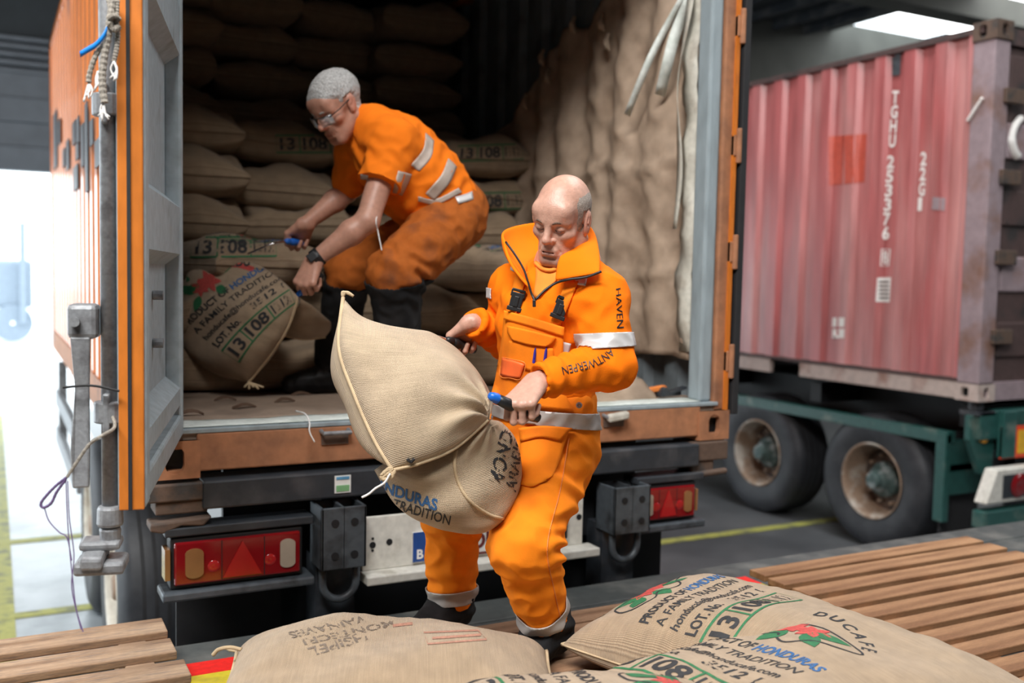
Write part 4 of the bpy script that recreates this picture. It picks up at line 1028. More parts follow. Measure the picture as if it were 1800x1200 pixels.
def band(name, Vv, F, c0, n0, c1, n1, centre, rad, m_, parent, off=0.003):
    """a strip of the cloth between two planes, lifted off it"""
    ctr = Vv[F].mean(1); k = (((ctr-np.array(c0))@unit(n0)) > -0.03) & (((ctr-np.array(c1))@unit(n1)) < 0.03) & (np.linalg.norm(ctr-np.array(centre), axis=1) < rad)
    N = vnormals(Vv, F); Fk = F[k]; ids = np.unique(Fk); mp_ = np.full(len(Vv), -1); mp_[ids] = np.arange(len(ids))
    bm = bmesh.new(); vv = [bm.verts.new(tuple(p)) for p in (Vv[ids]+N[ids]*off)]
    for f in mp_[Fk]:
        try: bm.faces.new([vv[i] for i in f])
        except ValueError: pass
    for co, no in ((c0, -unit(n0)), (c1, unit(n1))):
        bmesh.ops.bisect_plane(bm, geom=bm.verts[:]+bm.edges[:]+bm.faces[:], plane_co=tuple(co), plane_no=tuple(no), clear_outer=True, dist=1e-6)
    me = bpy.data.meshes.new(name); bm.to_mesh(me); bm.free()
    return link(name, me, m_, parent, smooth=True, solid=0.003, soff=0.5)
def drape(name, rows, bvh, m_, parent, off=0.006, nu=14, nv=14, thick=0.004, dmap=None, smooth=True):
    """cloth patch lying on a surface: rows of picture points (top row first), dropped along the view ray"""
    rr = [resample([(*p, 0) for p in r], nu)[:, :2] for r in rows]
    G = np.array([resample([(*r[i], 0) for r in rr], nv)[:, :2] for i in range(nu)])      # nu x nv
    dep = np.full((nu, nv), np.nan); nr = np.zeros((nu, nv, 3))
    for i in range(nu):
        for j in range(nv):
            d = unit(ray(*G[i, j])); h = bvh.ray_cast(V(CAM), V(d))
            if h[0] is not None: dep[i, j] = h[3]; nr[i, j] = np.array(h[1])
    if np.isnan(dep).any():
        med = np.nanmedian(dep)
        for _ in range(60):
            bad = np.argwhere(np.isnan(dep))
            if not len(bad): break
            new = dep.copy()
            for i, j in bad:
                nb = [dep[a, b] for a, b in ((i-1,j),(i+1,j),(i,j-1),(i,j+1)) if 0 <= a < nu and 0 <= b < nv and not np.isnan(dep[a, b])]
                if nb: new[i, j] = np.mean(nb)
            dep = new
    for _ in range(2):
        p = np.pad(dep, 1, mode='edge'); dep = 0.5*dep+0.125*(p[:-2, 1:-1]+p[2:, 1:-1]+p[1:-1, :-2]+p[1:-1, 2:])
    P = np.array([[CAM+unit(ray(*G[i, j]))*(dep[i, j]-off) for j in range(nv)] for i in range(nu)])
    me = MB().grid(P).mesh(name)
    return link(name, me, m_, parent, smooth=smooth, solid=thick, soff=0)
def px_tube(pts, bvh, r, off=0.002, n=30, seg=6):
    P = []
    for x, y in resample([(*p, 0) for p in pts], n)[:, :2]:
        d = unit(ray(x, y)); h = bvh.ray_cast(V(CAM), V(d))
        if h[0] is not None: P.append(np.array(h[0])-d*off)
    return MB().tube(P, r, seg) if len(P) > 2 else MB()

def frame(fwd, up):
    f = unit(fwd); u = unit(np.array(up)-f*np.dot(up, f)); r = np.cross(f, u); return np.stack([r, f, u], 1)   # columns x right, y forward, z up
def head_sdf(O, M, sc, h=0.0025):
    sv = sc; sc = float(np.mean(sv)); W_ = lambda p: O+M@(np.array(p, float)*sv)
    ext = np.array([0.155, 0.155, 0.175])*sc; s = SDF(O-ext, O+ext, h)
    e = lambda c, r, k=0.02, sub=False, A=None: s.ell(W_(c), np.array(r)*sv, M if A is None else M@A, k*sc, sub)
    c = lambda a, b, ra, rb, k=0.015, sub=False: s.cap(W_(a), W_(b), ra*sc, rb*sc, k*sc, sub=sub)
    e((0, -0.022, 0.04), (0.071, 0.094, 0.079)); e((0, 0.0, 0.03), (0.066, 0.083, 0.077), 0.03)
    e((0, 0.03, -0.035), (0.056, 0.06, 0.08), 0.03); e((0, 0.04, -0.082), (0.042, 0.046, 0.034), 0.03)
    c((-0.018, 0.073, -0.104), (0.018, 0.073, -0.104), 0.015, 0.015, 0.02)
    for q in (-1, 1):
        c((q*0.058, -0.008, -0.055), (q*0.025, 0.062, -0.1), 0.02, 0.015, 0.03)
        e((q*0.046, 0.058, -0.024), (0.02, 0.018, 0.016), 0.025)
        c((q*0.014, 0.083, 0.016), (q*0.05, 0.066, 0.014), 0.0125, 0.011, 0.02)
    c((-0.04, 0.066, 0.045), (0.04, 0.066, 0.045), 0.02, 0.02, 0.03)
    for q in (-1, 1): e((q*0.032, 0.098, -0.006), (0.018, 0.018, 0.012), 0.014, True)
    e((0, 0.07, -0.067), (0.032, 0.026, 0.026), 0.02)
    c((0, 0.084, 0.008), (0, 0.108, -0.03), 0.0085, 0.0115, 0.012); e((0, 0.107, -0.034), (0.0125, 0.012, 0.0105), 0.008)
    for q in (-1, 1):
        e((q*0.0135, 0.095, -0.038), (0.0085, 0.011, 0.008), 0.006)
        e((q*0.0068, 0.103, -0.046), (0.0036, 0.006, 0.004), 0.003, True)
        c((q*0.019, 0.0995, -0.038), (q*0.033, 0.0855, -0.07), 0.0022, 0.0016, 0.008, True)
        e((q*0.032, 0.0765, -0.003), (0.0145, 0.0115, 0.0105), 0.006)
    c((-0.019, 0.09, -0.0655), (0.019, 0.09, -0.0655), 0.0062, 0.0062, 0.008); c((-0.017, 0.09, -0.077), (0.017, 0.09, -0.077), 0.0072, 0.0072, 0.008)
    for q in (-1, 1): c((0, 0.0985, -0.0708), (q*0.015, 0.095, -0.0712), 0.002, 0.0018, 0.004, True); c((q*0.015, 0.0955, -0.0712), (q*0.0265, 0.086, -0.0745), 0.0022, 0.0016, 0.004, True); 0
    c((-0.014, 0.0915, -0.089), (0.014, 0.0915, -0.089), 0.0025, 0.0025, 0.012, True)
    for q in (-1, 1):
        A = np.array([[1, 0, 0], [0, 0.95, -0.3], [0, 0.3, 0.95]])
        e((q*0.077, -0.012, -0.004), (0.0085, 0.019, 0.033), 0.006, False, A); e((q*0.087, -0.007, 0.001), (0.0065, 0.011, 0.02), 0.003, True, A); c((q*0.083, -0.004, -0.004), (q*0.082, -0.014, 0.014), 0.0028, 0.0025, 0.003)
        e((q*0.074, -0.002, -0.028), (0.007, 0.008, 0.011), 0.008)
    c((0, -0.03, -0.06), (0, -0.05, -0.17), 0.054, 0.06, 0.03)
    return s, W_
def skin_colors(me, Vv, O, M, sc, stubble=0.12):
    L = ((Vv-O)@M)/sc; col = np.ones((len(Vv), 4), np.float32)
    def blob(c, r, rgb, amt):
        d = (((L-np.array(c))/np.array(r))**2).sum(1); w = np.exp(-d)*amt
        for i in range(3): col[:, i] *= 1-w*(1-rgb[i])
    blob((0, 0.1, -0.071), (0.02, 0.014, 0.0065), (0.82, 0.58, 0.58), 0.9)                  # lips
    blob((0, 0.11, -0.033), (0.02, 0.02, 0.014), (0.98, 0.8, 0.78), 0.7)                   # nose
    for q in (-1, 1):
        blob((q*0.05, 0.06, -0.03), (0.022, 0.022, 0.02), (0.98, 0.82, 0.8), 0.6)
        blob((q*0.082, -0.01, -0.005), (0.012, 0.025, 0.035), (0.98, 0.74, 0.7), 0.7)
        blob((q*0.032, 0.088, -0.012), (0.015, 0.02, 0.006), (0.85, 0.7, 0.68), 0.6)
    blob((0, 0.07, -0.088), (0.05, 0.05, 0.03), (0.74, 0.74, 0.76), min(stubble*6, 0.9))
    blob((0, 0.02, 0.115), (0.05, 0.06, 0.03), (1.06, 1.02, 1.0), 0.6)
    a = me.color_attributes.new('Col', 'FLOAT_COLOR', 'POINT')
    full = np.ones((len(me.vertices), 4), np.float32); full[:len(col)] = col
    a.data.foreach_set('color', full.ravel())
def face_details(parent, W_, M, sc, brow_m):
    for q in (-1, 1):
        mb = MB(); mb.tube(catmull([W_((q*0.014, 0.0945, 0.0145)), W_((q*0.03, 0.0905, 0.019)), W_((q*0.051, 0.0745, 0.0135))], 6), [0.0024]+[0.0044]*11+[0.002], 8)
        mb.build('eyebrow', brow_m, parent, smooth=True)
        mb = MB(); mb.tube(catmull([W_((q*0.0185, 0.083, -0.007)), W_((q*0.026, 0.0872, -0.0093)), W_((q*0.034, 0.0872, -0.0095)), W_((q*0.0455, 0.079, -0.007))], 6), 0.0011, 6)
        mb.build('eyelashes', MT['lash'], parent, smooth=True)
def hair_from(name, Vv, F, O, M, sc, pred, m_, parent, off, rough=0.0, seed=0):
    L = ((Vv-O)@M)/sc; w = pred(L[:, 0], L[:, 1], L[:, 2]); w = np.clip(w, 0, 1)
    k = (w[F] > 0.02).any(1); Fk = F[k]; ids = np.unique(Fk); mp_ = np.full(len(Vv), -1); mp_[ids] = np.arange(len(ids)); N = vnormals(Vv, F)
    amt = off*w[ids]-0.0012
    if rough: amt = amt+rough*w[ids]*np.array([noise.noise(V((p[0]*120, p[1]*120, p[2]*60+seed)))+0.6*noise.noise(V(p*330)) for p in Vv[ids]])
    me = quickmesh(name, Vv[ids]+N[ids]*amt[:, None], mp_[Fk])
    return link(name, me, m_, parent, smooth=True)

def hand_prims(s, wrist, F, B, T, sc=1.0, curl=1.0, spread=1.0, thumb='wrap'):
    """gripping hand: F wrist->knuckles, B back of the hand, T towards the thumb"""
    y = unit(F); z = unit(np.array(B)-y*np.dot(B, y)); x = np.cross(y, z); x = x if np.dot(x, T) > 0 else -x
    M = np.stack([x, y, z], 1); wrist = np.array(wrist, float); W_ = lambda p: wrist+M@(np.array(p, float)*sc)
    xs = [0.031, 0.0105, -0.0105, -0.0305]; ys = [0.088, 0.094, 0.09, 0.08]
    for i in range(4):
        s.cap(W_((xs[i]*0.55, 0.004, 0)), W_((xs[i], ys[i], 0.002)), 0.0165*sc, 0.0118*sc, 0.014*sc)
    s.cap(W_((0.0, 0.02, -0.004)), W_((0.0, 0.07, -0.006)), 0.022*sc, 0.022*sc, 0.015*sc, n=M[:, 2], ratio=0.7)
    s.cap(W_((0.018, 0.012, -0.012)), W_((0.036, 0.05, -0.022)), 0.017*sc, 0.0135*sc, 0.014*sc)
    ln = [(0.042, 0.026, 0.021), (0.046, 0.029, 0.022), (0.043, 0.027, 0.021), (0.034, 0.021, 0.019)]
    an = [(62, 150, 205), (66, 158, 212), (70, 162, 215), (74, 165, 215)]
    for i in range(4):
        p = np.array([xs[i], ys[i], 0.0]); r = 0.0098-0.0006*(i == 3)-0.0004*(i == 0)
        for j in range(3):
            a = R(an[i][j]*curl); q = p+np.array([(-0.02*xs[i]) , math.cos(a), -math.sin(a)])*ln[i][j]
            s.cap(W_(p), W_(q), (r-0.0009*j)*sc, (r-0.0009*(j+1))*sc, 0.004*sc); p = q
        s.ell(W_((xs[i], ys[i]+0.002, 0.004)), np.array([0.0105, 0.011, 0.0095])*sc, M, 0.006*sc)
    th = {'wrap': [(0.03, 0.028, -0.016), (0.047, 0.056, -0.03), (0.037, 0.083, -0.046), (0.014, 0.094, -0.057)],
          'along': [(0.03, 0.028, -0.016), (0.05, 0.05, -0.026), (0.068, 0.072, -0.034), (0.083, 0.086, -0.038)]}[thumb]
    rr = (0.0135, 0.0115, 0.0102, 0.0085)
    for j in range(3): s.cap(W_(th[j]), W_(th[j+1]), rr[j]*sc, rr[j+1]*sc, 0.006*sc)
    grip = W_((0, 0.078, -0.034))
    return grip, M[:, 0]

def bag_hook(label, c, axis, m_handle, collar, tip_pts, ha=0.05, hb=0.05):
    """hand hook: handle, coloured collar, bent steel shaft"""
    axis = unit(axis); c = np.array(c, float)
    t = thing('bag_hook', label, 'hook', tuple(c), 'hand hooks of the two workers')
    a, b = c-axis*ha, c+axis*hb
    MB().lathe([(-ha-0.004, 0.001), (-ha, 0.012), (-ha*0.6, 0.0155), (0, 0.0135), (hb*0.6, 0.0155), (hb, 0.013), (hb+0.002, 0.001)], c, axis, 20).build('handle', m_handle, t, smooth=True)
    MB().lathe([(hb-0.004, 0.0125), (hb+0.004, 0.0138), (hb+0.016, 0.012), (hb+0.026, 0.008), (hb+0.026, 0.001)], c, axis, 18).build('collar', collar, t, smooth=True)
    MB().tube(catmull([c+axis*(hb+0.015)]+[np.array(p) for p in tip_pts], 8), 0.0042, 10).build('steel_shaft', MT['chrome'], t, smooth=True)
    return t
# ------------------------------------------------------------------ bags in the workers' hands
def coons(c0, c1, d0, d1, nu=64, nv=64):
    """surface between bottom c0, top c1 (left to right) and left d0, right d1 (bottom to top)"""
    c0, c1 = resample(c0, nu), resample(c1, nu); d0, d1 = resample(d0, nv), resample(d1, nv)
    u = np.linspace(0, 1, nu)[:, None, None]; v = np.linspace(0, 1, nv)[None, :, None]
    return (1-v)*c0[:, None]+v*c1[:, None]+(1-u)*d0[None]+u*d1[None]-((1-u)*(1-v)*c0[0]+u*(1-v)*c0[-1]+(1-u)*v*c1[0]+u*v*c1[-1])
def pillow_from(P, front, back, crease=0.004, k=0.0, pw=0.6, pinch=None, pinch_n=13, pinch_a=0.016):
    nu, nv = P.shape[:2]; u = np.linspace(-1, 1, nu)[:, None]; v = np.linspace(-1, 1, nv)[None]
    prof = ((1-np.abs(u)**2.3)*(1-np.abs(v)**2.3))**pw
    l = 1+0.10*np.sin(u*3.1+v*2.3+k)+0.06*np.sin(v*6.3-u*4.1+k*2)
    cr = crease*np.sin(np.arctan2(v+0*u, u+0*v)*18+k)*np.maximum(np.abs(u)+0*v, np.abs(v)+0*u)**3*np.sqrt(prof)
    A = P+(prof*l+cr*6)[..., None]*np.array(front); B = P+(prof*l)[..., None]*np.array(back)
    if pinch is not None:
        dv = P-np.array(pinch); rr_ = np.linalg.norm(dv, axis=2); ang = np.arctan2(dv@UP, dv@RT)
        A = A+(pinch_a*np.sin(ang*pinch_n)*np.exp(-((rr_-0.05)/0.085)**2)*np.minimum(prof*2, 1))[..., None]*unit(front)
    n = nu*nv; idx = np.arange(n).reshape(nu, nv); ib = idx+n; rim = np.zeros((nu, nv), bool); rim[0] = rim[-1] = True; rim[:, 0] = rim[:, -1] = True
    ib = np.where(rim, idx, ib); f = []
    for i in range(nu-1):
        for j in range(nv-1):
            f.append((idx[i,j], idx[i+1,j], idx[i+1,j+1], idx[i,j+1])); f.append((ib[i,j], ib[i,j+1], ib[i+1,j+1], ib[i+1,j]))
    du = np.linalg.norm(np.diff(P, axis=0), axis=2).mean()*nu; dv = np.linalg.norm(np.diff(P, axis=1), axis=2).mean()*nv
    uv = np.stack([(u+0*v)*du/2, (v+0*u)*dv/2], -1).reshape(-1, 2)
    return np.concatenate([A.reshape(-1, 3), B.reshape(-1, 3)]), f, np.concatenate([uv, uv+0.4])
PX = lambda *q: [at(*p) for p in q]
def held_bag(label, pillows, m_, group):
    vs, fs, uvs, n = [], [], [], 0; bv = []
    for v, f, uv in pillows:
        vs.append(v); fs += [tuple(i+n for i in q) for q in f]; uvs.append(uv); n += len(v)
        bv.append(BVHTree.FromPolygons([tuple(p) for p in v], f))
    Va = np.concatenate(vs); o = link('coffee_bag', raw('coffee_bag', Va, fs, np.concatenate(uvs)), m_, None, smooth=True)
    tag(o, label, 'coffee bag', group)
    return o, bv, BVHTree.FromPolygons([tuple(p) for p in Va], fs)
CARRY = 'bags being hauled with hooks'
up_l = coons(PX((690,826,2.47),(740,813,2.48),(800,787,2.52),(861,735,2.57)), PX((603,523,2.72),(640,560,2.73),(700,580,2.76),(757,589,2.8),(808,622,2.8),(845,668,2.76)),
             PX((690,826,2.47),(657,770,2.5),(622,690,2.54),(596,610,2.6),(603,523,2.72)), PX((861,735,2.57),(864,700,2.68),(845,668,2.76)))
A1 = pillow_from(up_l, cv(0.15, 0.45, -0.88)*0.115, cv(-0.66, -0.42, 0.62)*0.2, k=1.0, pinch=at(861,735,2.57))
lo_l = coons(PX((658,826,2.66),(700,890,2.66),(765,925,2.66),(840,936,2.68),(884,918,2.7)), PX((688,806,2.6),(745,800,2.6),(800,775,2.6),(862,737,2.585)),
             PX((658,826,2.66),(672,816,2.63),(688,806,2.6)), PX((884,918,2.7),(916,850,2.74),(910,780,2.72),(884,744,2.66),(862,737,2.585)))
A2 = pillow_from(lo_l, cv(0.1, -0.1, -0.99)*0.12, cv(0, -0.3, 0.9)*0.1, k=2.2, pw=0.5, pinch=at(862,737,2.585), pinch_a=0.007)
HB1, bvs, HBV = held_bag('full coffee bag hanging from the hooks of the bald worker, its pale blank side up', [A1, A2], MT['burlap_pale'], CARRY)
rimU = [tuple(p) for p in up_l[0]]
mb = MB(); mb.tube(rimU, 0.0058, 7); mb.tube([tuple(p) for p in up_l[:, 0]], 0.005, 7); mb.build('sewn_seam', MT['jute_thread'], HB1, smooth=True)
mb = MB(); P0 = at(690,826,2.46); P1 = at(602,521,2.72)
for k in range(7):
    a = k*0.9; e = RT*math.cos(a)*0.012+UP*math.sin(a)*0.012
    mb.tube(catmull([P0+e*0.3, P0+e-UP*0.008-RT*0.008, P0+e*0.6-RT*0.02-UP*0.016, P0-RT*(0.012+0.003*k)-UP*0.012+e*0.5], 4), 0.0042, 6)
for k in range(4): mb.tube(catmull([P1, P1+UP*0.012+RT*(0.004*k), P1+UP*(0.01-0.003*k)+RT*(0.012+0.006*k)], 4), 0.004, 6)
mb.build('corner_tuft', MT['jute_thread'], HB1, smooth=True)
MB().tube(catmull(PX((686,832,2.45),(676,848,2.45),(660,858,2.45),(648,868,2.45),(636,874,2.45)), 6), 0.0028, 6).build('loose_thread', MT['thread_white'], HB1, smooth=True)
px_tube([(803,790),(799,815),(806,848),(826,880),(860,904),(898,914)], HBV, 0.0045, n=40).build('sewn_seam', MT['jute_thread'], HB1, smooth=True)
px_tube([(716,806),(722,812),(728,806)], HBV, 0.004, n=8).build('dark_patch', MT['ink_black'], HB1)
def px_text(name, s, quad, bvh, m_, parent, bold=0.02, step=0.25, sten=None, bow=0.0, off=0.0015):
    if sten is None: v, f = text2d(s, bold); v, f = refine(v, f, step)
    else: v, f = stencil2d(s, 0, 0, 1.0, None, random.Random(sten))
    w = max(v[:, 0].max(), 1e-3); H = quad_map(*quad, w=w, h=1.0, bow=bow)
    return decal(name, v, f, px_surface(bvh, H), m_, parent, off)
px_text('blue_lettering', 'HONDURAS', ((640,852),(768,897),(770,878),(642,834)), HBV, MT['ink_blue'], HB1, 0.03)
px_text('black_lettering', 'TRADITION', ((690,892),(790,922),(793,906),(694,876)), HBV, MT['ink_black'], HB1, 0.01)
px_text('stencil_lettering', 'MONDIAL', ((882,858),(911,716),(893,706),(858,846)), HBV, MT['ink_black'], HB1, sten=2)
px_text('stencil_lettering', 'ARABICA', ((906,866),(921,752),(909,744),(888,858)), HBV, MT['ink_black'], HB1, sten=7)

wb = coons(PX((312,606,4.38),(345,636,4.3),(385,660,4.24),(437,672,4.16)), PX((330,478,4.4),(385,458,4.36),(445,462,4.25),(492,490,4.1),(525,522,3.96)),
           PX((312,606,4.38),(306,550,4.42),(330,478,4.4)), PX((437,672,4.16),(472,628,4.1),(505,578,4.02),(525,522,3.96)))
W1b = pillow_from(wb, cv(-0.1, 0.1, -0.98)*0.15, cv(0.1, -0.3, 0.9)*0.16, k=0.4)
fl_ = coons(PX((500,590,4.2),(535,596,4.2),(572,592,4.22)), PX((525,523,3.97),(550,538,4.05),(582,566,4.15)), PX((500,590,4.2),(515,555,4.1),(525,523,3.97)), PX((572,592,4.22),(580,578,4.2),(582,566,4.15)))
W2b = pillow_from(fl_, cv(0, 0, -1)*0.06, cv(0, -0.2, 1)*0.12, k=3)
HB2, _, HBV2 = held_bag('coffee bag with green-boxed lot 13 108 dragged by the bespectacled worker in the container', [W1b, W2b], MT['burlap'], CARRY)
mb = MB(); mb.tube([tuple(p) for p in wb[-1]], 0.006, 7); mb.tube([tuple(p) for p in fl_[:, 0]], 0.005, 7); mb.build('sewn_seam', MT['jute_thread'], HB2, smooth=True)
mb = MB(); P0 = at(438,672,4.15)
for k in range(5): mb.tube(catmull([P0, P0+RT*0.012*(k-1)-UP*0.012, P0+RT*(0.02*(k-1))-UP*(0.02+0.008*(k % 2))], 4), 0.0045, 6)
mb.build('corner_tuft', MT['jute_thread'], HB2, smooth=True)
# print of this bag, turned the way the bag lies: texts climb to the right
def lerp2(a, b, t): return np.array(a)*(1-t)+np.array(b)*t
xa, xb, ya, yb = -0.22, 0.215, -0.225, 0.09
yb = 0.055; Hq = quad_map((420,636),(519,532),(488,462),(328,577), w=xb-xa, h=yb-ya, x0=xa, y0=ya, bow=8)
for key in ('black', 'green', 'blue', 'red'):
    v2, f2 = PRINT[key]
    if key in ('black',): f2 = [q for q in f2 if v2[list(q), 1].max() < 0.1]
    if key == 'green': f2 = [q for q in f2 if v2[list(q), 1].max() < 0.1]
    if key == 'red': continue
    decal(PNAME[key], v2, f2, px_surface(HBV2, Hq), MT[INK[key]], HB2, 0.002)
lv = merge2d([leaf2d(x, y, L, W_, a) for x, y, L, W_, a in ((352,500,34,16,2.6),(345,515,32,16,3.5),(352,520,30,14,1.9),(375,480,36,15,-0.35),(380,505,22,16,0.4),(335,492,26,12,3.3))])
decal('green_print', *refine(*lv, 4.0), px_surface(HBV2, lambda x, y: (x, y)), MT['ink_green'], HB2, 0.002)
rv = merge2d([leaf2d(368, 494, 22, 11, k*1.047) for k in range(6)]+[leaf2d(352, 506, 17, 9, k*1.047+0.4) for k in range(6)]+[stroke2d([(372,474),(395,465),(420,466),(446,474)], 9)])
decal('red_blossom_print', *refine(*rv, 4.0), px_surface(HBV2, lambda x, y: (x, y)), MT['ink_red'], HB2, 0.002)
px_text('black_lettering', 'HONDU', ((372,470),(440,468),(438,452),(380,454)), HBV2, MT['ink_black'], HB2, 0.03, off=0.003)

# ------------------------------------------------------------------ the bald worker stepping down with the bag
def person(label): 
    return None
G1 = 'two workers in orange'
face1 = frame(cv(-0.5, -0.4, -0.76), cv(-0.05, 0.89, -0.45)); S1 = np.array([0.95, 0.9, 0.98]); O1 = at(957, 426, 2.70)-face1@(np.array([0, 0.118, -0.034])*S1)
hs, HW1 = head_sdf(O1, face1, S1, 0.0019); hv, hf = hs.mesh(1)
lo = np.min([at(700,300,3.3), at(700,1200,2.4), at(1150,300,2.4), at(1150,1200,3.3)], axis=0)-0.12; hi = np.max([at(700,300,3.3), at(700,1200,2.4), at(1150,300,2.4), at(1150,1200,3.3)], axis=0)+0.12
fwd1 = cv(-0.5, -0.1, -0.85)
J = dict(neck=at(998,470,2.86), chest=at(968,565,2.88), waist=at(958,690,2.92), pel=at(955,770,2.96),
         Ls=at(1050,525,2.75), Le=at(1074,640,2.70), Lw=at(944,670,2.56), Rs=at(905,510,2.99), Re=at(892,598,3.14), Rw=at(832,566,2.97),
         Lh=at(975,795,2.93), Lk=at(922,955,2.72), La=at(962,1105,2.88), Rh=at(905,805,3.02), Rk=at(796,905,2.98), Ra=at(795,1040,3.08))
def limb(s, a, b, ra, rb, **k): s.cap(J[a] if isinstance(a, str) else a, J[b] if isinstance(b, str) else b, ra, rb, **k)
# hidden body, then arms and hands
bs = SDF(lo, hi, 0.012)
limb(bs, 'neck', 'pel', 0.1, 0.12); limb(bs, 'neck', 'Ls', 0.06, 0.05); limb(bs, 'neck', 'Rs', 0.06, 0.05)
for a, b, r1, r2 in (('Ls','Le',0.045,0.04),('Le','Lw',0.04,0.028),('Rs','Re',0.045,0.04),('Re','Rw',0.04,0.028),('Lh','Lk',0.075,0.055),('Lk','La',0.055,0.04),('Rh','Rk',0.075,0.055),('Rk','Ra',0.05,0.04)): limb(bs, a, b, r1, r2)
bv_, bf_ = bs.mesh(1)
def hand_mesh(wrist, elbow, F, B, T, sc, curl=1.0, thumb='wrap'):
    s = SDF(np.array(wrist)-0.16, np.array(wrist)+0.16, 0.0022)
    s.cap(np.array(wrist)+(np.array(elbow)-wrist)*0.32, wrist, 0.034*sc, 0.0245*sc, 0.02, n=unit(B), ratio=0.85)
    g, ax = hand_prims(s, wrist, F, B, T, sc, curl, thumb=thumb); v, f = s.mesh(1); return v, f, g, ax
lhv, lhf, gL, axL = hand_mesh(J['Lw'], J['Le'], cv(-0.5, -0.58, -0.62), cv(-0.2, 0.75, -0.6), cv(-0.85, 0.2, 0.4), 1.04)
rhv, rhf, gR, axR = hand_mesh(J['Rw'], J['Re'], cv(-0.35, -0.5, 0.74), cv(0.1, 0.75, 0.6), cv(-0.9, 0.25, -0.2), 1.04)
Vv, Fq = joinq([(hv, hf), (bv_, bf_), (lhv, lhf), (rhv, rhf)])
me = quickmesh('person', Vv, Fq); p1 = link('person', me, MT['skin'], None, smooth=True)
tag(p1, 'bald person in bright orange jacket and bib overalls stepping down while carrying a bag', 'person', G1)
skin_colors(me, hv, O1, face1, S1)
face_details(p1, HW1, face1, S1, MT['brow'])
def bald(x, y, z):
    side = np.clip((np.abs(x)-0.045-0.0*z)/0.02, 0, 1); back = np.clip((-y-0.055)/0.03, 0, 1); w = np.maximum(side, back)
    w = w*np.clip((z+0.035)/0.02, 0, 1)*np.clip((0.045-y)/0.03, 0, 1)*np.clip((0.085-z)/0.03, 0, 1)
    ear = (np.abs(x) > 0.066) & (y > -0.034) & (y < 0.01) & (z < 0.032)
    return np.where(ear, 0, w)
hair_from('hair', hv, hf, O1, face1, S1, bald, MT['grey_stubble'], p1, 0.003, 0.0006, 1)

# jacket
def torso1(s, grow=0.0):
    s.cap(J['neck']-UP*0.06, J['chest'], 0.115+grow, 0.15+grow, 0.05, n=fwd1, ratio=0.8)
    s.cap(J['chest'], J['waist'], 0.148+grow, 0.152+grow, 0.05, n=fwd1, ratio=0.8)
tj = SDF(lo, hi, 0.008); torso1(tj); tv, tf = tj.mesh(1); TORSO = bvhq(tv, tf)
js = SDF(lo, hi, 0.006); torso1(js)
limb(js, J['neck']-UP*0.075+RT*0.02, 'Ls', 0.09, 0.078, k=0.06); limb(js, J['neck']-UP*0.075-RT*0.02, 'Rs', 0.085, 0.07, k=0.06)
limb(js, 'Ls', 'Le', 0.08, 0.07, k=0.035); limb(js, 'Le', J['Lw']+(J['Le']-J['Lw'])*0.06, 0.07, 0.046, k=0.02)
limb(js, 'Rs', 'Re', 0.07, 0.06, k=0.035); limb(js, 'Re', J['Rw']+(J['Re']-J['Rw'])*0.05, 0.062, 0.044, k=0.02)
for w_, e_, k_ in (('Lw', 'Le', 0.085), ('Rw', 'Re', 0.075)):
    d_ = unit(J[w_]-J[e_]); c_ = J[w_]+(J[e_]-J[w_])*k_; js.ell(c_+d_*0.058, 0.058, None, 0.003, True)
jv, jf = js.mesh(2)
jv = folds(jv, jf, 0.008, 8, 0.006, [(J['Le'], J['Le']-J['Ls'], 0.004, 0.07, 0.09), (J['Le'], J['Lw']-J['Le'], 0.003, 0.06, 0.08), (J['Lw']+(J['Le']-J['Lw'])*0.25, J['Lw']-J['Le'], 0.005, 0.045, 0.09),
     (J['Rw']+(J['Re']-J['Rw'])*0.3, J['Rw']-J['Re'], 0.006, 0.04, 0.1), (J['Ls']-UP*0.06-RT*0.05, RT-UP, 0.006, 0.06, 0.08), (J['waist'], UP+RT*0.3, 0.007, 0.07, 0.14), (at(905,560,2.85), RT+UP*0.5, 0.006, 0.07, 0.08)], 1.0)
jk = link('jacket', quickmesh('jacket', jv, jf), MT['jacket_orange'], p1, smooth=True); JB = bvhq(jv, jf)
la, lb_ = J['Ls'], J['Le']; ud = unit(lb_-la)
band('sleeve_band', jv, jf, at(1066,585,2.7), UP*-1+RT*0.03, at(1066,611,2.7), UP*-1+RT*0.06, at(1080,598,2.70), 0.108, MT['reflective'], jk)
band('sleeve_band', jv, jf, at(872,512,3.0), -UP-RT*0.4, at(872,530,3.0), -UP-RT*0.4, at(868,520,3.05), 0.1, MT['reflective'], jk)
for nm, rows in (('chest_band', [[(901,452),(910,456),(918,462)], [(897,474),(905,478),(912,481)]]), ('chest_band', [[(1014,488),(1024,484),(1033,484)], [(1010,500),(1020,501),(1029,502)]]), ('chest_patch', [[(987,600),(995,602),(1004,604)], [(985,618),(992,622),(999,624)]])):
    drape(nm, rows, TORSO if nm == 'chest_patch' else JB, MT['reflective'], jk, 0.012 if nm == 'chest_patch' else 0.004, 6, 6)
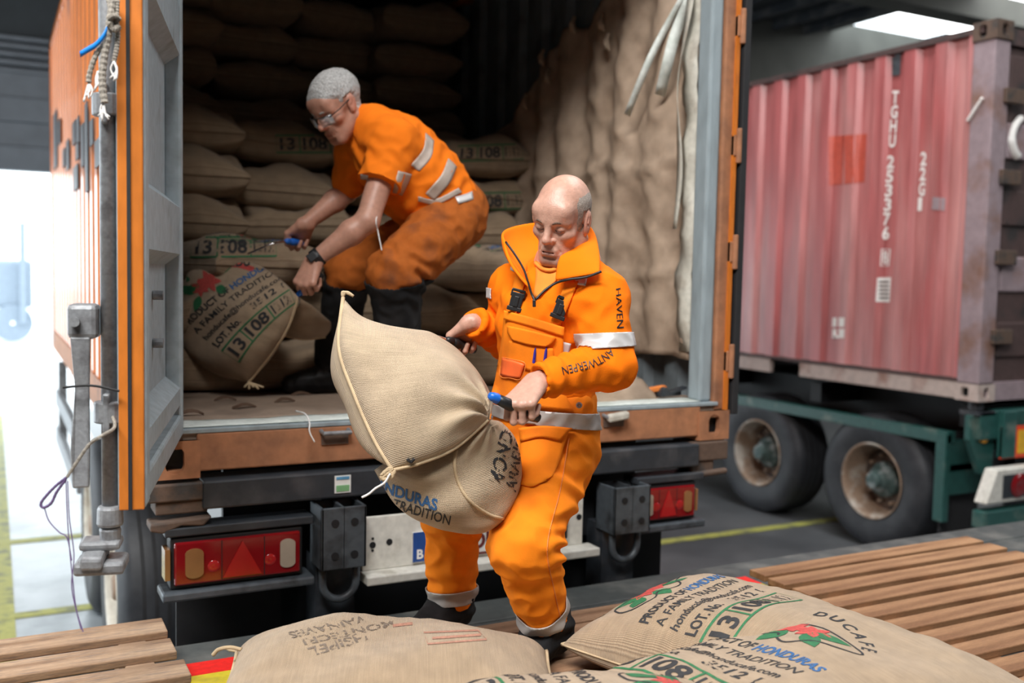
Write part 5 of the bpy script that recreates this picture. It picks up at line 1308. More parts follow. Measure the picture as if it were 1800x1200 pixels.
# letters along the left sleeve
px_text('sleeve_lettering', 'HAVEN', ((1082,508),(1084,577),(1096,576),(1090,506)), JB, MT['zip_black'], jk, 0.0, off=0.002)
px_text('sleeve_lettering', 'ANTWERPEN', ((1071,603),(990,640),(986,655),(1063,622)), JB, MT['zip_black'], jk, 0.0, off=0.002) if False else None
v, f = text2d('ANTWERPEN', 0.0); v, f = refine(v, f, 0.25); wT = v[:, 0].max()
pth = np.array([(1077,617),(1063,628),(1043,638),(1018,645),(988,652)], float); pr3 = resample([(*q, 0) for q in pth], 40)[:, :2]
def HT(x, y):
    t = x/wT*39; i = min(int(t), 38); p = pr3[i]+(pr3[i+1]-pr3[i])*(t-i); d = pr3[min(i+1, 39)]-pr3[max(i-1, 0)]; d = d/np.linalg.norm(d)
    n = np.array([-d[1], d[0]]); n = n if n[1] > 0 else -n
    return p+n*(7-y*14)*-1 if False else p-n*7+n*y*14
decal('sleeve_lettering', v, f, px_surface(JB, HT), MT['zip_black'], jk, 0.002)
# undershirt and open collar
drape('undershirt', [[(942,458),(965,468),(992,462)], [(942,490),(962,495),(980,490)], [(937,521),(943,523),(949,521)]], JB, MT['undershirt'], p1, 0.006, 10, 10)
px_tube([(941,462),(953,472),(967,475),(981,471),(991,463)], JB, 0.006, 0.012, 30, 8).build('neckline', MT['undershirt'], p1, smooth=True)
cols_ = [((937,512,2.715),(888,424,2.86)), ((926,486,2.80),(884,407,2.92)), ((932,462,2.9),(905,397,2.99)), ((960,452,2.97),(948,390,3.03)), ((1006,440,2.93),(1008,388,2.99)), ((1003,428,2.80),(1040,400,2.86)), ((982,455,2.725),(1054,444,2.73)), ((975,494,2.70),(1055,480,2.655))]
Bp = catmull(PX(*[c[0] for c in cols_]), 5); Tp = catmull(PX(*[c[1] for c in cols_]), 5)
rows_ = []
for i in range(len(Bp)):
    a, b = Bp[i], Tp[i]; mid = (a+b)/2; outw = unit(mid-at(985,440,2.84)); outw = outw-UP*np.dot(outw, UP)
    rows_.append([a*(1-t)+b*t+outw*0.022*math.sin(math.pi*t) for t in np.linspace(0, 1, 8)])
MB().grid(rows_).build('collar', MT['jacket_orange'], jk, smooth=True, solid=0.009, soff=0, sub=1)
zp = MB(); zp.tube(catmull(PX((1057,477,2.645),(1030,487,2.655),(1000,491,2.665),(978,497,2.68),(958,510,2.68),(941,527,2.675)), 6), 0.0036, 8)
zp.tube(catmull(PX((889,425,2.85),(905,447,2.82),(920,472,2.775),(928,495,2.74),(934,515,2.69),(940,528,2.675)), 6), 0.0032, 8)
zp.build('zip', MT['zip_black'], jk, smooth=True)
MB().obx(at(939,533,2.66), RT, UP, FW, 0.009, 0.02, 0.006).build('zip_pull', MT['zip_black'], jk, bevel=0.002)

# trousers and bib
ts = SDF(lo, hi, 0.0065); fl1 = unit(fwd1-UP*np.dot(fwd1, UP))
ts.cap(J['waist']-UP*0.02, J['pel'], 0.155, 0.165, 0.04, n=fl1, ratio=0.82)
limb(ts, 'Lh', 'Lk', 0.118, 0.096, k=0.05); limb(ts, 'Lk', 'La', 0.094, 0.068, k=0.035)
limb(ts, 'Rh', 'Rk', 0.112, 0.086, k=0.05); limb(ts, 'Rk', 'Ra', 0.084, 0.074, k=0.035)
ts.cut(J['waist']+UP*0.0, UP)
ts.cut(J['La']-unit(J['Lk']-J['La'])*0.0+0, unit(J['La']-J['Lk'])) if False else None
for a_, k_, o_ in (('La', 'Lk', -0.058), ('Ra', 'Rk', -0.004)):
    d_ = unit(J[a_]-J[k_]); ts.ell(J[a_]+d_*(o_+0.095), 0.095, None, 0.003, True)
tv2, tf2 = ts.mesh(2)
tv2 = folds(tv2, tf2, 0.009, 7, 0.008, [(J['Lk'], J['Lk']-J['Lh'], 0.006, 0.08, 0.1), (J['Lk']+RT*0.09-UP*0.01, UP, 0.012, 0.05, 0.06), (J['La'], UP, 0.007, 0.06, 0.11), (J['Ra'], UP, 0.007, 0.055, 0.11), (J['Rk'], UP+RT*0.2, 0.008, 0.06, 0.1), (at(990,860,2.8), UP+RT*0.6, 0.007, 0.06, 0.12), (J['pel'], UP-RT*0.4, 0.006, 0.06, 0.12)], 3.0)
ov = link('overalls', quickmesh('overalls', tv2, tf2), MT['bib_orange'], p1, smooth=True); OB = bvhq(tv2, tf2)
band('waist_band', tv2, tf2, at(955,722,2.8), -UP-RT*0.08, at(955,748,2.8), -UP-RT*0.12, J['pel'], 0.3, MT['reflective_grey'], ov, 0.004)
band('hem_band', tv2, tf2, at(958,1083,2.8), unit(J['La']-J['Lk'])+0, at(962,1112,2.8), unit(J['La']-J['Lk']), J['La'], 0.16, MT['reflective_grey'], ov, 0.004)
band('hem_band', tv2, tf2, at(794,1034,3.05), -UP+RT*0.05, at(795,1060,3.05), -UP+RT*0.05, J['Ra'], 0.16, MT['reflective_grey'], ov, 0.004)
bib = drape('bib', [[(887,547),(935,560),(991,577)], [(882,600),(930,612),(990,632)], [(872,660),(930,672),(990,680)], [(860,705),(930,715),(1008,722)]], TORSO, MT['bib_orange'], ov, 0.016, 22, 26, 0.005)
bpoly = bib.data; BIBV = np.array([v.co for v in bpoly.vertices]); BIB = BVHTree.FromPolygons([tuple(p) for p in BIBV], [tuple(p.vertices) for p in bpoly.polygons])
drape('bib_hem', [[(886,545),(935,558),(992,575)], [(885,561),(934,574),(991,592)]], BIB, MT['bib_orange'], bib, 0.005, 16, 5)
drape('pocket_flap', [[(892,572),(930,580),(977,592)], [(893,585),(930,595),(972,603)], [(901,598),(930,606),(960,609)]], BIB, MT['bib_orange'], bib, 0.009, 14, 8, 0.005)
drape('chest_pocket', [[(896,598),(930,606),(972,612)], [(888,640),(925,650),(978,662)]], BIB, MT['bib_orange'], bib, 0.005, 12, 10)
bd = drape('badge_patch', [[(884,629),(902,633),(922,640)], [(880,659),(897,663),(914,664)]], BIB, MT['badge_orange'], bib, 0.012, 8, 8)
px_tube([(883,628),(903,632),(923,639),(915,666),(896,664),(879,660),(883,628)], BIB, 0.0012, 0.013, 40).build('stitching', MT['strap_orange'], bib)
px_text('small_print', 'MEWA TEX', ((886,636),(905,640),(906,637),(887,633)), BIB, MT['zip_black'], bib, 0.0, off=0.016) if False else None
def strap(top, bot, w, buckle):
    t, b = np.array(top, float), np.array(bot, float); 
    s_ = drape('strap', [[t+(-w/2, 0), t+(w/2, 0)], [(t+b)/2+(-w/2, 0), (t+b)/2+(w/2, 0)], [b+(-w/2, 0), b+(w/2, 0)]], JB, MT['bib_orange'], ov, 0.011, 4, 14, 0.004)
    bx = np.array(buckle, float); d = (b-t)/np.linalg.norm(b-t); n = np.array([-d[1], d[0]])
    h = JB.ray_cast(V(CAM), V(unit(ray(*bx)))); dep = (np.array(h[0])-CAM)@FW
    ax = RT*n[0]-UP*n[1]; ay = RT*d[0]-UP*d[1]; c = at(*bx, dep-0.016); nz = np.cross(ax, ay)
    mb = MB(); mb.obx(c, ax, ay, nz, 0.034, 0.042, 0.01); mb.obx(c-ay*0.027, ax, ay, nz, 0.038, 0.008, 0.01); mb.obx(c+ay*0.026, ax, ay, nz, 0.042, 0.012, 0.009); mb.obx(c+ay*0.005-nz*0.0, ax, ay, nz, 0.014, 0.03, 0.015)
    for q in (-1, 1): mb.obx(c+ax*q*0.018-ay*0.018, ax, ay, nz, 0.005, 0.02, 0.01)
    mb.build('buckle', MT['zip_black'], s_, bevel=0.002)
strap((918,478), (898,552), 19, (908,527)); strap((1006,494), (975,572), 21, (986,541))
drape('thigh_pocket', [[(915,765),(950,758),(1000,757)], [(912,830),(945,838),(975,830)], [(912,850),(935,855),(955,845)]], OB, MT['bib_orange'], ov, 0.007, 12, 12, 0.005)
drape('pocket_flap', [[(912,752),(955,748),(1006,752)], [(915,776),(950,768),(985,774)]], OB, MT['bib_orange'], ov, 0.014, 12, 6, 0.005)
px_tube([(1000,770),(985,860),(962,960),(975,1040),(985,1085)], OB, 0.0016, 0.002, 60).build('side_stitching', MT['strap_orange'], ov)
MB().lathe([(0, 0.001), (0.004, 0.006), (0.0, 0.009)], at(1018,712,2.74), -FW, 14).build('stud', MT['galvanised'], ov)

# boots
def boot(ank, shaft_top, toe_dir, name, parent, floor_z, r=0.062, sc=1.0, top=None):
    lo_ = np.minimum(ank, shaft_top)-0.34; hi_ = np.maximum(ank, shaft_top)+0.34
    s = SDF(lo_, hi_, 0.007); f = unit([toe_dir[0], toe_dir[1], 0]); base = np.array([ank[0], ank[1], floor_z])
    s.cap(shaft_top, base+np.array([0, 0, 0.1]), r, r*0.92, 0.03)
    s.cap(base-f*0.035+np.array([0, 0, 0.05]), base+f*0.13*sc+np.array([0, 0, 0.045]), 0.05, 0.044, 0.04); s.cap(base+f*0.06+np.array([0, 0, 0.07]), base+f*0.18*sc+np.array([0, 0, 0.04]), 0.05, 0.044, 0.03)
    s.cut((0, 0, floor_z+0.004), (0, 0, -1))
    if top is not None: s.cut(*top)
    v, fq = s.mesh(1); v = folds(v, fq, 0.004, 12, 0.003, [(shaft_top*0.6+base*0.4+np.array([0, 0, 0.06]), UP, 0.007, 0.045, 0.1)], 5.0)
    return v, fq
for an, kn, nm, tk in (('La', 'Lk', 'boot', -0.042), ('Ra', 'Rk', 'boot', 0.0)):
    a = J[an]; base = a+(a-J[kn])*0.16; dn_ = unit(a-J[kn])
    v, fq = boot(base, a+dn_*tk, fwd1, nm, p1, PAL+0.002, 0.071, top=(a+dn_*tk, -dn_))
    link(nm, quickmesh(nm, v, fq), MT['black_cloth'], p1, smooth=True)
# hooks and pens
bag_hook('black hook in the right fist of the bald worker, stuck in the bag top edge', gR, unit(at(772,592,2.93)-gR), MT['handle_black'], MT['handle_black'], [at(772,592,2.94), at(762,590,2.90), at(754,589,2.82)], 0.055, 0.05)
bag_hook('hook with blue collar in the left fist of the bald worker, pinching the bag edge', gL, unit(at(868,698,2.475)-gL), MT['handle_black'], MT['handle_blue'], [at(864,706,2.475), at(862,722,2.49), at(860,736,2.52)], 0.05, max(0.02, float(np.linalg.norm(at(868,698,2.475)-gL))-0.012))
for x, nm in ((940, 'blue pen clipped in the bib pocket, nearest the pocket flap corner'), (959, 'blue pen clipped in the bib pocket, nearest the left forearm')):
    h = BIB.ray_cast(V(CAM), V(unit(ray(x, 622)))); dp = (np.array(h[0])-CAM)@FW if h[0] is not None else 2.72
    a, b = at(x+2, 610, dp-0.008), at(x-2, 638, dp-0.006)
    t = thing('pen', nm, 'pen', tuple(b), 'pens in the bib pocket')
    MB().cyl(b, a, 0.0042, 12).build('barrel', MT['pen_blue'], t); MB().obx((a+b)/2-FW*0.006+UP*0.006, RT, a-b, FW, 0.003, 0.03, 0.0015).build('clip', MT['pen_blue'], t)
# ------------------------------------------------------------------ the bespectacled worker bending inside the container
lo = np.min([at(460,120,4.8), at(460,760,3.5), at(860,120,3.5), at(860,760,4.8)], axis=0)-0.12; hi = np.max([at(460,120,4.8), at(460,760,3.5), at(860,120,3.5), at(860,760,4.8)], axis=0)+0.12
K = dict(neck=at(650,222,4.0), chest=at(692,268,4.04), belly=at(735,318,4.10), pel=at(778,366,4.16),
         Ls=at(690,250,3.90), Le=at(646,388,3.80), Lw=at(553,456,3.78), Rs=at(630,262,4.17), Re=at(610,336,4.26), Rw=at(538,393,4.12),
         Lh=at(780,400,4.06), Lk=at(692,482,3.86), La=at(708,650,4.02), Rh=at(755,405,4.28), Rk=at(614,478,4.2), Ra=at(585,632,4.42))
face2 = frame(cv(-0.56, -0.62, -0.5), cv(-0.42, 0.76, -0.48)); O2 = at(592, 185, 3.93); S2 = 1.07
hs, HW2 = head_sdf(O2, face2, S2, 0.003); hs.cap(O2-face2[:, 2]*0.1-face2[:, 1]*0.04, K['neck'], 0.06, 0.066, 0.03); hv, hf = hs.mesh(1)
bs = SDF(lo, hi, 0.012)
for a, b, r1, r2 in (('neck','chest',0.09,0.12),('chest','pel',0.12,0.12),('Lh','Lk',0.075,0.06),('Lk','La',0.055,0.045),('Rh','Rk',0.075,0.06),('Rk','Ra',0.055,0.045)): bs.cap(K[a], K[b], r1, r2)
bv_, bf_ = bs.mesh(1)
def arm(sh, el, wr, F, B, T, sc, h=0.0032):
    s = SDF(np.min([sh, el, wr], axis=0)-0.14, np.max([sh, el, wr], axis=0)+0.14, h)
    s.cap(sh, el, 0.056, 0.045, 0.02); m_ = el+(wr-el)*0.3
    s.cap(el, m_, 0.044, 0.047, 0.02); s.cap(m_, wr, 0.047, 0.029, 0.02)
    g, ax = hand_prims(s, wr, F, B, T, sc); v, f = s.mesh(1); return v, f, g
l2v, l2f, g2L = arm(K['Ls'], K['Le'], K['Lw'], cv(-0.3, -0.85, -0.2), cv(-0.3, 0.15, -0.93), cv(-0.9, 0.1, 0.2), 1.14)
r2v, r2f, g2R = arm(K['Rs'], K['Re'], K['Rw'], cv(-0.45, -0.5, 0.7), cv(0.1, 0.75, 0.6), cv(-0.9, 0.2, -0.2), 1.12)
Vv, Fq = joinq([(hv, hf), (bv_, bf_), (l2v, l2f), (r2v, r2f)])
me = quickmesh('person', Vv, Fq); p2 = link('person', me, MT['skin_tan'], None, smooth=True)
tag(p2, 'grey-haired person in orange t-shirt and glasses bending over a bag inside the container', 'person', G1)
skin_colors(me, hv, O2, face2, S2, 0.05)
face_details(p2, HW2, face2, S2, MT['grey_hair'])
def mop(x, y, z):
    w = np.clip((z-0.028-np.clip(y-0.02, 0, 1)*0.55)/0.016, 0, 1); back = np.clip((-y-0.03)/0.03, 0, 1)*np.clip((z+0.055)/0.025, 0, 1); side = np.clip((z-0.012)/0.012, 0, 1)*np.clip((0.03-y)/0.02, 0, 1)
    w = np.maximum(np.maximum(w*np.clip((0.088-y)/0.03, 0, 1), back), side); ear = (np.abs(x) > 0.068) & (y > -0.034) & (y < 0.012) & (z < 0.03)
    return np.where(ear, 0, w)
hair_from('hair', hv, hf, O2, face2, S2, mop, MT['grey_hair'], p2, 0.0075, 0.0028, 2)
# safety glasses
gm = MB()
for q in (-1, 1): gm.tube([HW2((q*0.082, -0.005, 0.012)), HW2((q*0.078, 0.05, 0.004)), HW2((q*0.066, 0.088, 0.0))], 0.0022, 6)
gm.tube(catmull([HW2((-0.066, 0.088, 0.0)), HW2((-0.03, 0.108, 0.008)), HW2((0, 0.11, 0.006)), HW2((0.03, 0.108, 0.008)), HW2((0.066, 0.088, 0.0))], 5), 0.0018, 6)
gl = gm.build('glasses', MT['zip_black'], p2, smooth=True)
for q in (-1, 1):
    MB().grid([[HW2((q*x, y, z)) for x, y in ((0.012, 0.109), (0.03, 0.107), (0.05, 0.099), (0.066, 0.086))] for z in (0.006, -0.008, -0.02, -0.03)]).build('lens', MT['clear_plastic'], gl, smooth=True, solid=0.0015)
# t-shirt
n2 = unit(np.cross(K['pel']-K['chest'], FW)); n2 = n2
ss = SDF(lo, hi, 0.007)
ss.cap(K['neck'], K['chest'], 0.085, 0.155, 0.05); ss.cap(K['chest'], K['belly'], 0.158, 0.172, 0.06); ss.cap(K['belly'], K['pel'], 0.172, 0.165, 0.06)
ss.cap(K['neck']+(K['Ls']-K['neck'])*0.3, K['Ls'], 0.085, 0.088, 0.05); ss.cap(K['neck']+(K['Rs']-K['neck'])*0.3, K['Rs'], 0.085, 0.085, 0.05)
se = K['Ls']+(K['Le']-K['Ls'])*0.54; ss.cap(K['Ls'], se+(K['Le']-K['Ls'])*0.1, 0.092, 0.084, 0.035)
re_ = K['Rs']+(K['Re']-K['Rs'])*0.75; ss.cap(K['Rs'], re_, 0.085, 0.075, 0.035)
# open cuffs: hollow below the cut
cutd = unit(K['Le']-K['Ls'])
sv, sf = ss.mesh(2)
ax_ = unit(K['pel']-K['chest'])
sv = folds(sv, sf, 0.009, 7, 0.007, [(K['belly'], ax_, 0.010, 0.075, 0.17), (K['Ls'], cutd, 0.006, 0.07, 0.1), (K['pel']-UP*0.05, ax_, 0.010, 0.05, 0.15), (at(640,290,3.9), RT+UP, 0.008, 0.06, 0.12)], 2.0)
# trim the sleeve to a clean hem
def trim(Vv, F, co, no, centre, rad):
    c = Vv[F].mean(1); k = ~((((c-co)@unit(no)) > 0) & (np.linalg.norm(c-centre, axis=1) < rad)); return F[k]
d_ = (sv-se)@cutd; near = np.linalg.norm(sv-se, axis=1) < 0.15; far_ = near & (d_ > 0)
sv[far_] = sv[far_]-np.outer(d_[far_], cutd)
sh = link('t_shirt', quickmesh('t_shirt', sv, sf), MT['shirt_orange'], p2, smooth=True); SB = bvhq(sv, sf)
band('shirt_band', sv, sf, at(738,270,4.0), unit(RT*0.45-UP*0.9)*1.0, at(741,294,4.0), unit(RT*0.45-UP*0.9), at(740,265,4.05), 0.001, MT['reflective_dirty'], sh) if False else None
drape('shirt_band', [[(748,233),(756,240),(763,247)], [(744,262),(752,270),(758,276)], [(722,290),(730,297),(737,301)]], SB, MT['reflective_dirty'], sh, 0.003, 6, 16, 0.0015)
drape('shirt_band', [[(788,278),(797,286),(803,293)], [(775,308),(784,316),(790,322)], [(748,340),(757,348),(764,352)]], SB, MT['reflective_dirty'], sh, 0.003, 6, 16, 0.0015)
drape('shirt_band', [[(700,300),(712,303),(724,306)], [(694,322),(704,326),(714,330)], [(690,338),(699,341),(707,344)]], SB, MT['reflective_dirty'], sh, 0.003, 6, 10, 0.0015)
drape('shirt_hem', [[(735,345),(765,350),(806,330)], [(735,354),(768,359),(812,338)]], SB, MT['reflective_dirty'], sh, 0.003, 14, 5, 0.0015)
drape('sleeve_tag', [[(634,306),(647,308)], [(634,314),(647,316)]], SB, MT['reflective'], sh, 0.004, 4, 4)
# trousers
ts = SDF(lo, hi, 0.007)
ts.cap(K['belly']+ax_*0.05, K['pel']+ax_*0.03, 0.15, 0.168, 0.05)
ts.cap(K['Lh'], K['Lk'], 0.132, 0.1, 0.05); ts.cap(K['Lk'], K['La'], 0.098, 0.078, 0.035); ts.cap(K['Rh'], K['Rk'], 0.125, 0.098, 0.05); ts.cap(K['Rk'], K['Ra'], 0.094, 0.076, 0.035)
tv2, tf2 = ts.mesh(2)
tv2 = folds(tv2, tf2, 0.011, 7, 0.009, [(K['Lk'], K['Lk']-K['Lh'], 0.008, 0.075, 0.12), (K['Lk']+RT*0.09, UP+RT*0.4, 0.010, 0.06, 0.1), (K['Lh'], K['Lk']-K['Lh'], 0.008, 0.08, 0.15), (K['Rk'], UP, 0.007, 0.07, 0.12), (K['La'], UP, 0.008, 0.06, 0.12)], 6.0)
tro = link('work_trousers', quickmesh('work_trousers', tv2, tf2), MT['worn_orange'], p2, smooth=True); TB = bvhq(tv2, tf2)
def lower(name, knee, ank, topo):
    dn = unit(K[ank]-K[knee]); band(name, tv2, tf2, K[knee]+dn*topo, dn, K[ank]+dn*0.2, dn, (K[knee]+K[ank])/2+dn*0.04, 0.25, MT['black_cloth'], tro, 0.004)
lower('black_leg_panel', 'Lk', 'La', -0.03); lower('black_leg_panel', 'Rk', 'Ra', -0.01)
drape('waist_band', [[(800,346),(815,342),(830,336)], [(806,358),(820,354),(832,350)]], TB, MT['reflective'], tro, 0.006, 8, 4)
for an, kn in (('La', 'Lk'), ('Ra', 'Rk')):
    a = K[an]; v, fq = boot(a, a+(K[kn]-a)*0.2, cv(-0.95, 0, -0.25), 'boot', p2, FLZ+0.002, 0.068)
    link('boot', quickmesh('boot', v, fq), MT['boot_black'], p2, smooth=True)
# watch, earphone cable
wd_ = unit(K['Lw']-K['Le']); wc = K['Lw']-wd_*0.012
wt = MB().lathe([(-0.016, 0.0335), (-0.014, 0.0375), (0.014, 0.036), (0.016, 0.032)], wc, wd_, 28).build('wristwatch', MT['zip_black'], p2, smooth=True)
MB().obx(wc-FW*0.036-RT*0.012, wd_, np.cross(wd_, FW), FW, 0.036, 0.034, 0.012).build('watch_case', MT['boot_black'], wt, bevel=0.004)
MB().tube(catmull(PX((664,372,3.79),(661,390,3.76),(664,405,3.78),(668,425,3.77),(671,440,3.76)), 8), 0.0024, 6).build('earphone_cable', MT['thread_white'], p2, smooth=True)
bag_hook('hook with blue collar under the wristwatch, gripping the edge of the printed bag', g2L, unit(at(524,518,3.80)-g2L), MT['handle_black'], MT['handle_blue'], [at(525,520,3.84), at(526,530,3.87), at(524,537,3.92)], 0.06, 0.04)
bag_hook('blue-handled hook in the far hand, its long steel shaft touching stacked bags', g2R, unit(at(492,422,4.06)-g2R), MT['handle_blue'], MT['handle_blue'], [at(480,428,4.05), at(455,438,4.06), at(436,446,4.1)], 0.05, 0.05)
# ------------------------------------------------------------------ paper lining on the right wall
lin = thing('paper_liner', 'wrinkled brown kraft paper sheet hanging on the right inner wall of the container', 'paper liner', (CW-0.08, 0.8, FLZ))
YY = np.linspace(0.13, 2.3, 110); ZZ = np.linspace(0, 1, 70); G = []
for y in YY:
    top = 3.52-0.11*max(0, y-0.9)-0.1*abs(math.sin(y*4.2))**3*(1 if y > 0.4 else 0.3)-0.5*max(0, (y-1.25))**1.2; bot = 1.70+0.02*math.sin(y*5)
    row = []
    for t in ZZ:
        z = bot+(top-bot)*t
        x = CW-0.085-0.018*math.sin(2*math.pi*(y-0.1)/0.278+1.2*noise.noise(V((y*2, z*1.3, 9))))-0.03*noise.noise(V((y*2.2, z*1.6, 1)))-0.032*(0.5-abs(noise.noise(V((y*4+z*2.2, z*3-y*2, 4)))))-0.028*(0.5-abs(noise.noise(V((y*7-z*5, z*6+y*2, 7)))))-0.006*noise.noise(V((y*14, z*12, 2)))-0.02*(math.exp(-((z-2.62-0.03*math.sin(y*9))/0.02)**2)+math.exp(-((z-2.1-0.02*math.sin(y*8))/0.02)**2))
        row.append((x, y, z))
    G.append(row)
MB().grid(G).build('sheet', MT['kraft_paper'], lin, smooth=True, solid=0.003)
for a, b, w in (((1205,-12,4.45),(1104,200,4.72),0.032),((1215,-5,4.4),(1162,165,4.55),0.05)):
    a, b = at(*a), at(*b); n = unit(np.cross(b-a, FW)); mb = MB()
    q = [a*(1-t)+b*t+FW*0.04*math.sin(t*7)-RT*0.02*math.sin(t*3.1) for t in np.linspace(0, 1, 12)]
    mb.grid([[p-n*w/2, p+n*w/2+FW*0.006] for p in q]); mb.build('hanging_strip', MT['white_strip'], lin, smooth=True, solid=0.002)
mb = MB(); rr = random.Random(2)
for x0, x1 in ((0, 1),): 
    rows = []
    for z in np.linspace(1.75, 3.45, 30):
        j = 0.012*math.sin(z*13)+0.01*math.sin(z*31); rows.append([(CW-0.125-0.012*math.sin(z*9), 0.105+j, z), (CW-0.14-0.012*math.sin(z*17), 0.15+j*1.4, z), (CW-0.125, 0.22+j*1.5, z)])
    mb.grid(rows)
mb.build('edge_tape', MT['white_tape'], lin, smooth=True, solid=0.003)
mb = MB(); mb.grid([[(CW-0.175+0.02*math.sin(z*6), 0.14+0.06*(3.4-z)/1.6+0.02*math.sin(z*9), z), (CW-0.16, 0.18+0.07*(3.4-z)/1.6+0.015*math.sin(z*7), z)] for z in np.linspace(2.3, 3.4, 20)])
mb.build('hanging_strip', MT['white_tape'], lin, smooth=True, solid=0.002)
for px, py in ((1060, 25), (1070, 60), (965, 120), (955, 88), (925, 165), (1010, 30)):
    p = onplane(px, py, 0, CW-0.12); mb = MB(); 
    mb.tube(catmull([p, p+np.array([-0.02, -0.01, -0.05]), p+np.array([-0.01, -0.03, -0.09])], 4), [0.012]*3+[0.018]*4+[0.008]*2, 7); mb.build('paper_knot', MT['kraft_sheet'], lin, smooth=True)

# crumpled sheets, scraps, strap and threshold strip on the container floor
def sheet(name, label, cat, px_poly, z, m_, amp, seed, n=(26, 20)):
    c = [np.array([x, y, z]) for x, y in px_poly]; Gd = []
    for u in np.linspace(0, 1, n[0]):
        row = []
        for v in np.linspace(0, 1, n[1]):
            p = (1-u)*(1-v)*c[0]+u*(1-v)*c[1]+u*v*c[2]+(1-u)*v*c[3]; e = min(u, 1-u, v, 1-v)*6
            q = noise.noise(V((p[0]*5+seed, p[1]*5, seed))); r2 = 0.5-abs(noise.noise(V((p[0]*9, p[1]*9+seed, 3))))
            p = p+np.array([0.03*noise.noise(V((u*4, v*4, seed))), 0.03*noise.noise(V((u*4, v*4, seed+5))), 0.004+amp*max(0, q+0.35)*min(1, e)+amp*0.6*max(0, r2)*min(1, e)]); row.append(p)
        Gd.append(row)
    return tag(MB().grid(Gd).build(name, m_, None, smooth=True, solid=0.002), label, cat)
FZ = FLZ+0.003
sheet('paper_sheet', 'crumpled brown kraft sheet lying on the container floor behind the bald worker', 'paper', ((1.68,0.10),(2.16,0.12),(2.2,0.72),(1.72,0.7)), FZ, MT['kraft_sheet'], 0.13, 3)
sheet('paper_sheet', 'flattened kraft paper covering the container floor at the left threshold', 'paper', ((0.12,0.14),(1.02,0.15),(1.1,0.75),(0.14,0.8)), FZ, MT['plywood'], 0.012, 7)
tl = thing('threshold_foil', 'pale torn plastic strip taped along the container floor edge', 'foil', (1.2, 0.05, FLZ))
G = []
for x in np.linspace(0.1, 2.3, 90):
    j = 0.02*noise.noise(V((x*4, 0, 0)))+0.014*noise.noise(V((x*13, 2, 0)))
    G.append([(x, 0.012, ZB+0.169), (x, 0.05, ZB+0.171+0.003*math.sin(x*30)), (x, 0.10+j, ZB+0.172+0.006*abs(noise.noise(V((x*9, 1, 1))))), (x, 0.15+j*2, ZB+0.1705)])
MB().grid(G).build('strip', MT['white_strip'], tl, smooth=True, solid=0.002)
sc_ = [('dark curled leaf scrap on the container floor near the left threshold',395,705),('dark splinter on the container floor below the printed bag',430,718),('long dark fibre scrap on the container floor in front of the boot',500,708),('dark scrap on the container floor edge by the open door leaf',335,730),('small dark flake on the container floor left of the hauled bag',530,697)]
for i, (lb, x, y) in enumerate(sc_):
    p = onplane(x, y, 2, FZ+0.008); mb = MB(); rr = random.Random(i)
    q = [p+np.array([(t-0.5)*0.09, (t-0.5)*0.03*rr.uniform(-1, 1), 0.014*math.sin(t*3.1)]) for t in np.linspace(0, 1, 6)]
    mb.grid([[k+np.array([0, -0.012*math.sin(3.0*j/5+0.1), 0]), k+np.array([0, 0.012*math.sin(3.0*j/5+0.1), 0.008])] for j, k in enumerate(q)])
    tag(mb.build('leaf_scrap', MT['leaf_dark'], None, solid=0.002), lb, 'scrap', 'scraps on the container floor')
rs = thing('ratchet_strap', 'bundled orange lashing strap with dark ratchet at the right corner of the container floor', 'strap', (2.2, 0.15, FZ))
p = np.array([2.17, 0.16, FZ]); q = np.array([2.1, 0.26, FZ])
mb = MB(); mb.tube(catmull([q+np.array([0,0,0.02]), q+np.array([0.05,-0.02,0.05]), p+np.array([-0.03,0.02,0.04]), p+np.array([0.03,-0.01,0.05]), p+np.array([0.06,0.03,0.02]), p+np.array([-0.02,0.05,0.02]), q+np.array([0.02,0.04,0.03])], 6), 0.014, 6)
mb.build('webbing', MT['strap_orange'], rs)
mb = MB(); mb.obx(p+np.array([0.06,-0.01,0.025]), (1,0.2,0), (0,1,0), (0,0,1), 0.13, 0.045, 0.022); mb.cyl(p+np.array([0.02,-0.04,0.04]), p+np.array([0.02,0.03,0.04]), 0.018, 12); mb.obx(p+np.array([0.1,-0.015,0.04]), (1,0,0.25), (0,1,0), (0,0,1), 0.09, 0.04, 0.012)
mb.build('ratchet', MT['chassis_dark'], rs, bevel=0.004)
MB().tube(catmull(PX((535,724,3.44),(541,735,3.38),(546,748,3.36),(545,762,3.37),(552,778,3.37)), 6), 0.0028, 6)
tag(MB().tube(catmull(PX((520,722,3.62),(536,727,3.52),(544,742,3.47),(544,758,3.45),(553,777,3.45)), 6), 0.0028, 6).build('loose_thread', MT['thread_white'], None, smooth=True), 'white thread hanging over the container sill left of the hauled bag', 'thread')

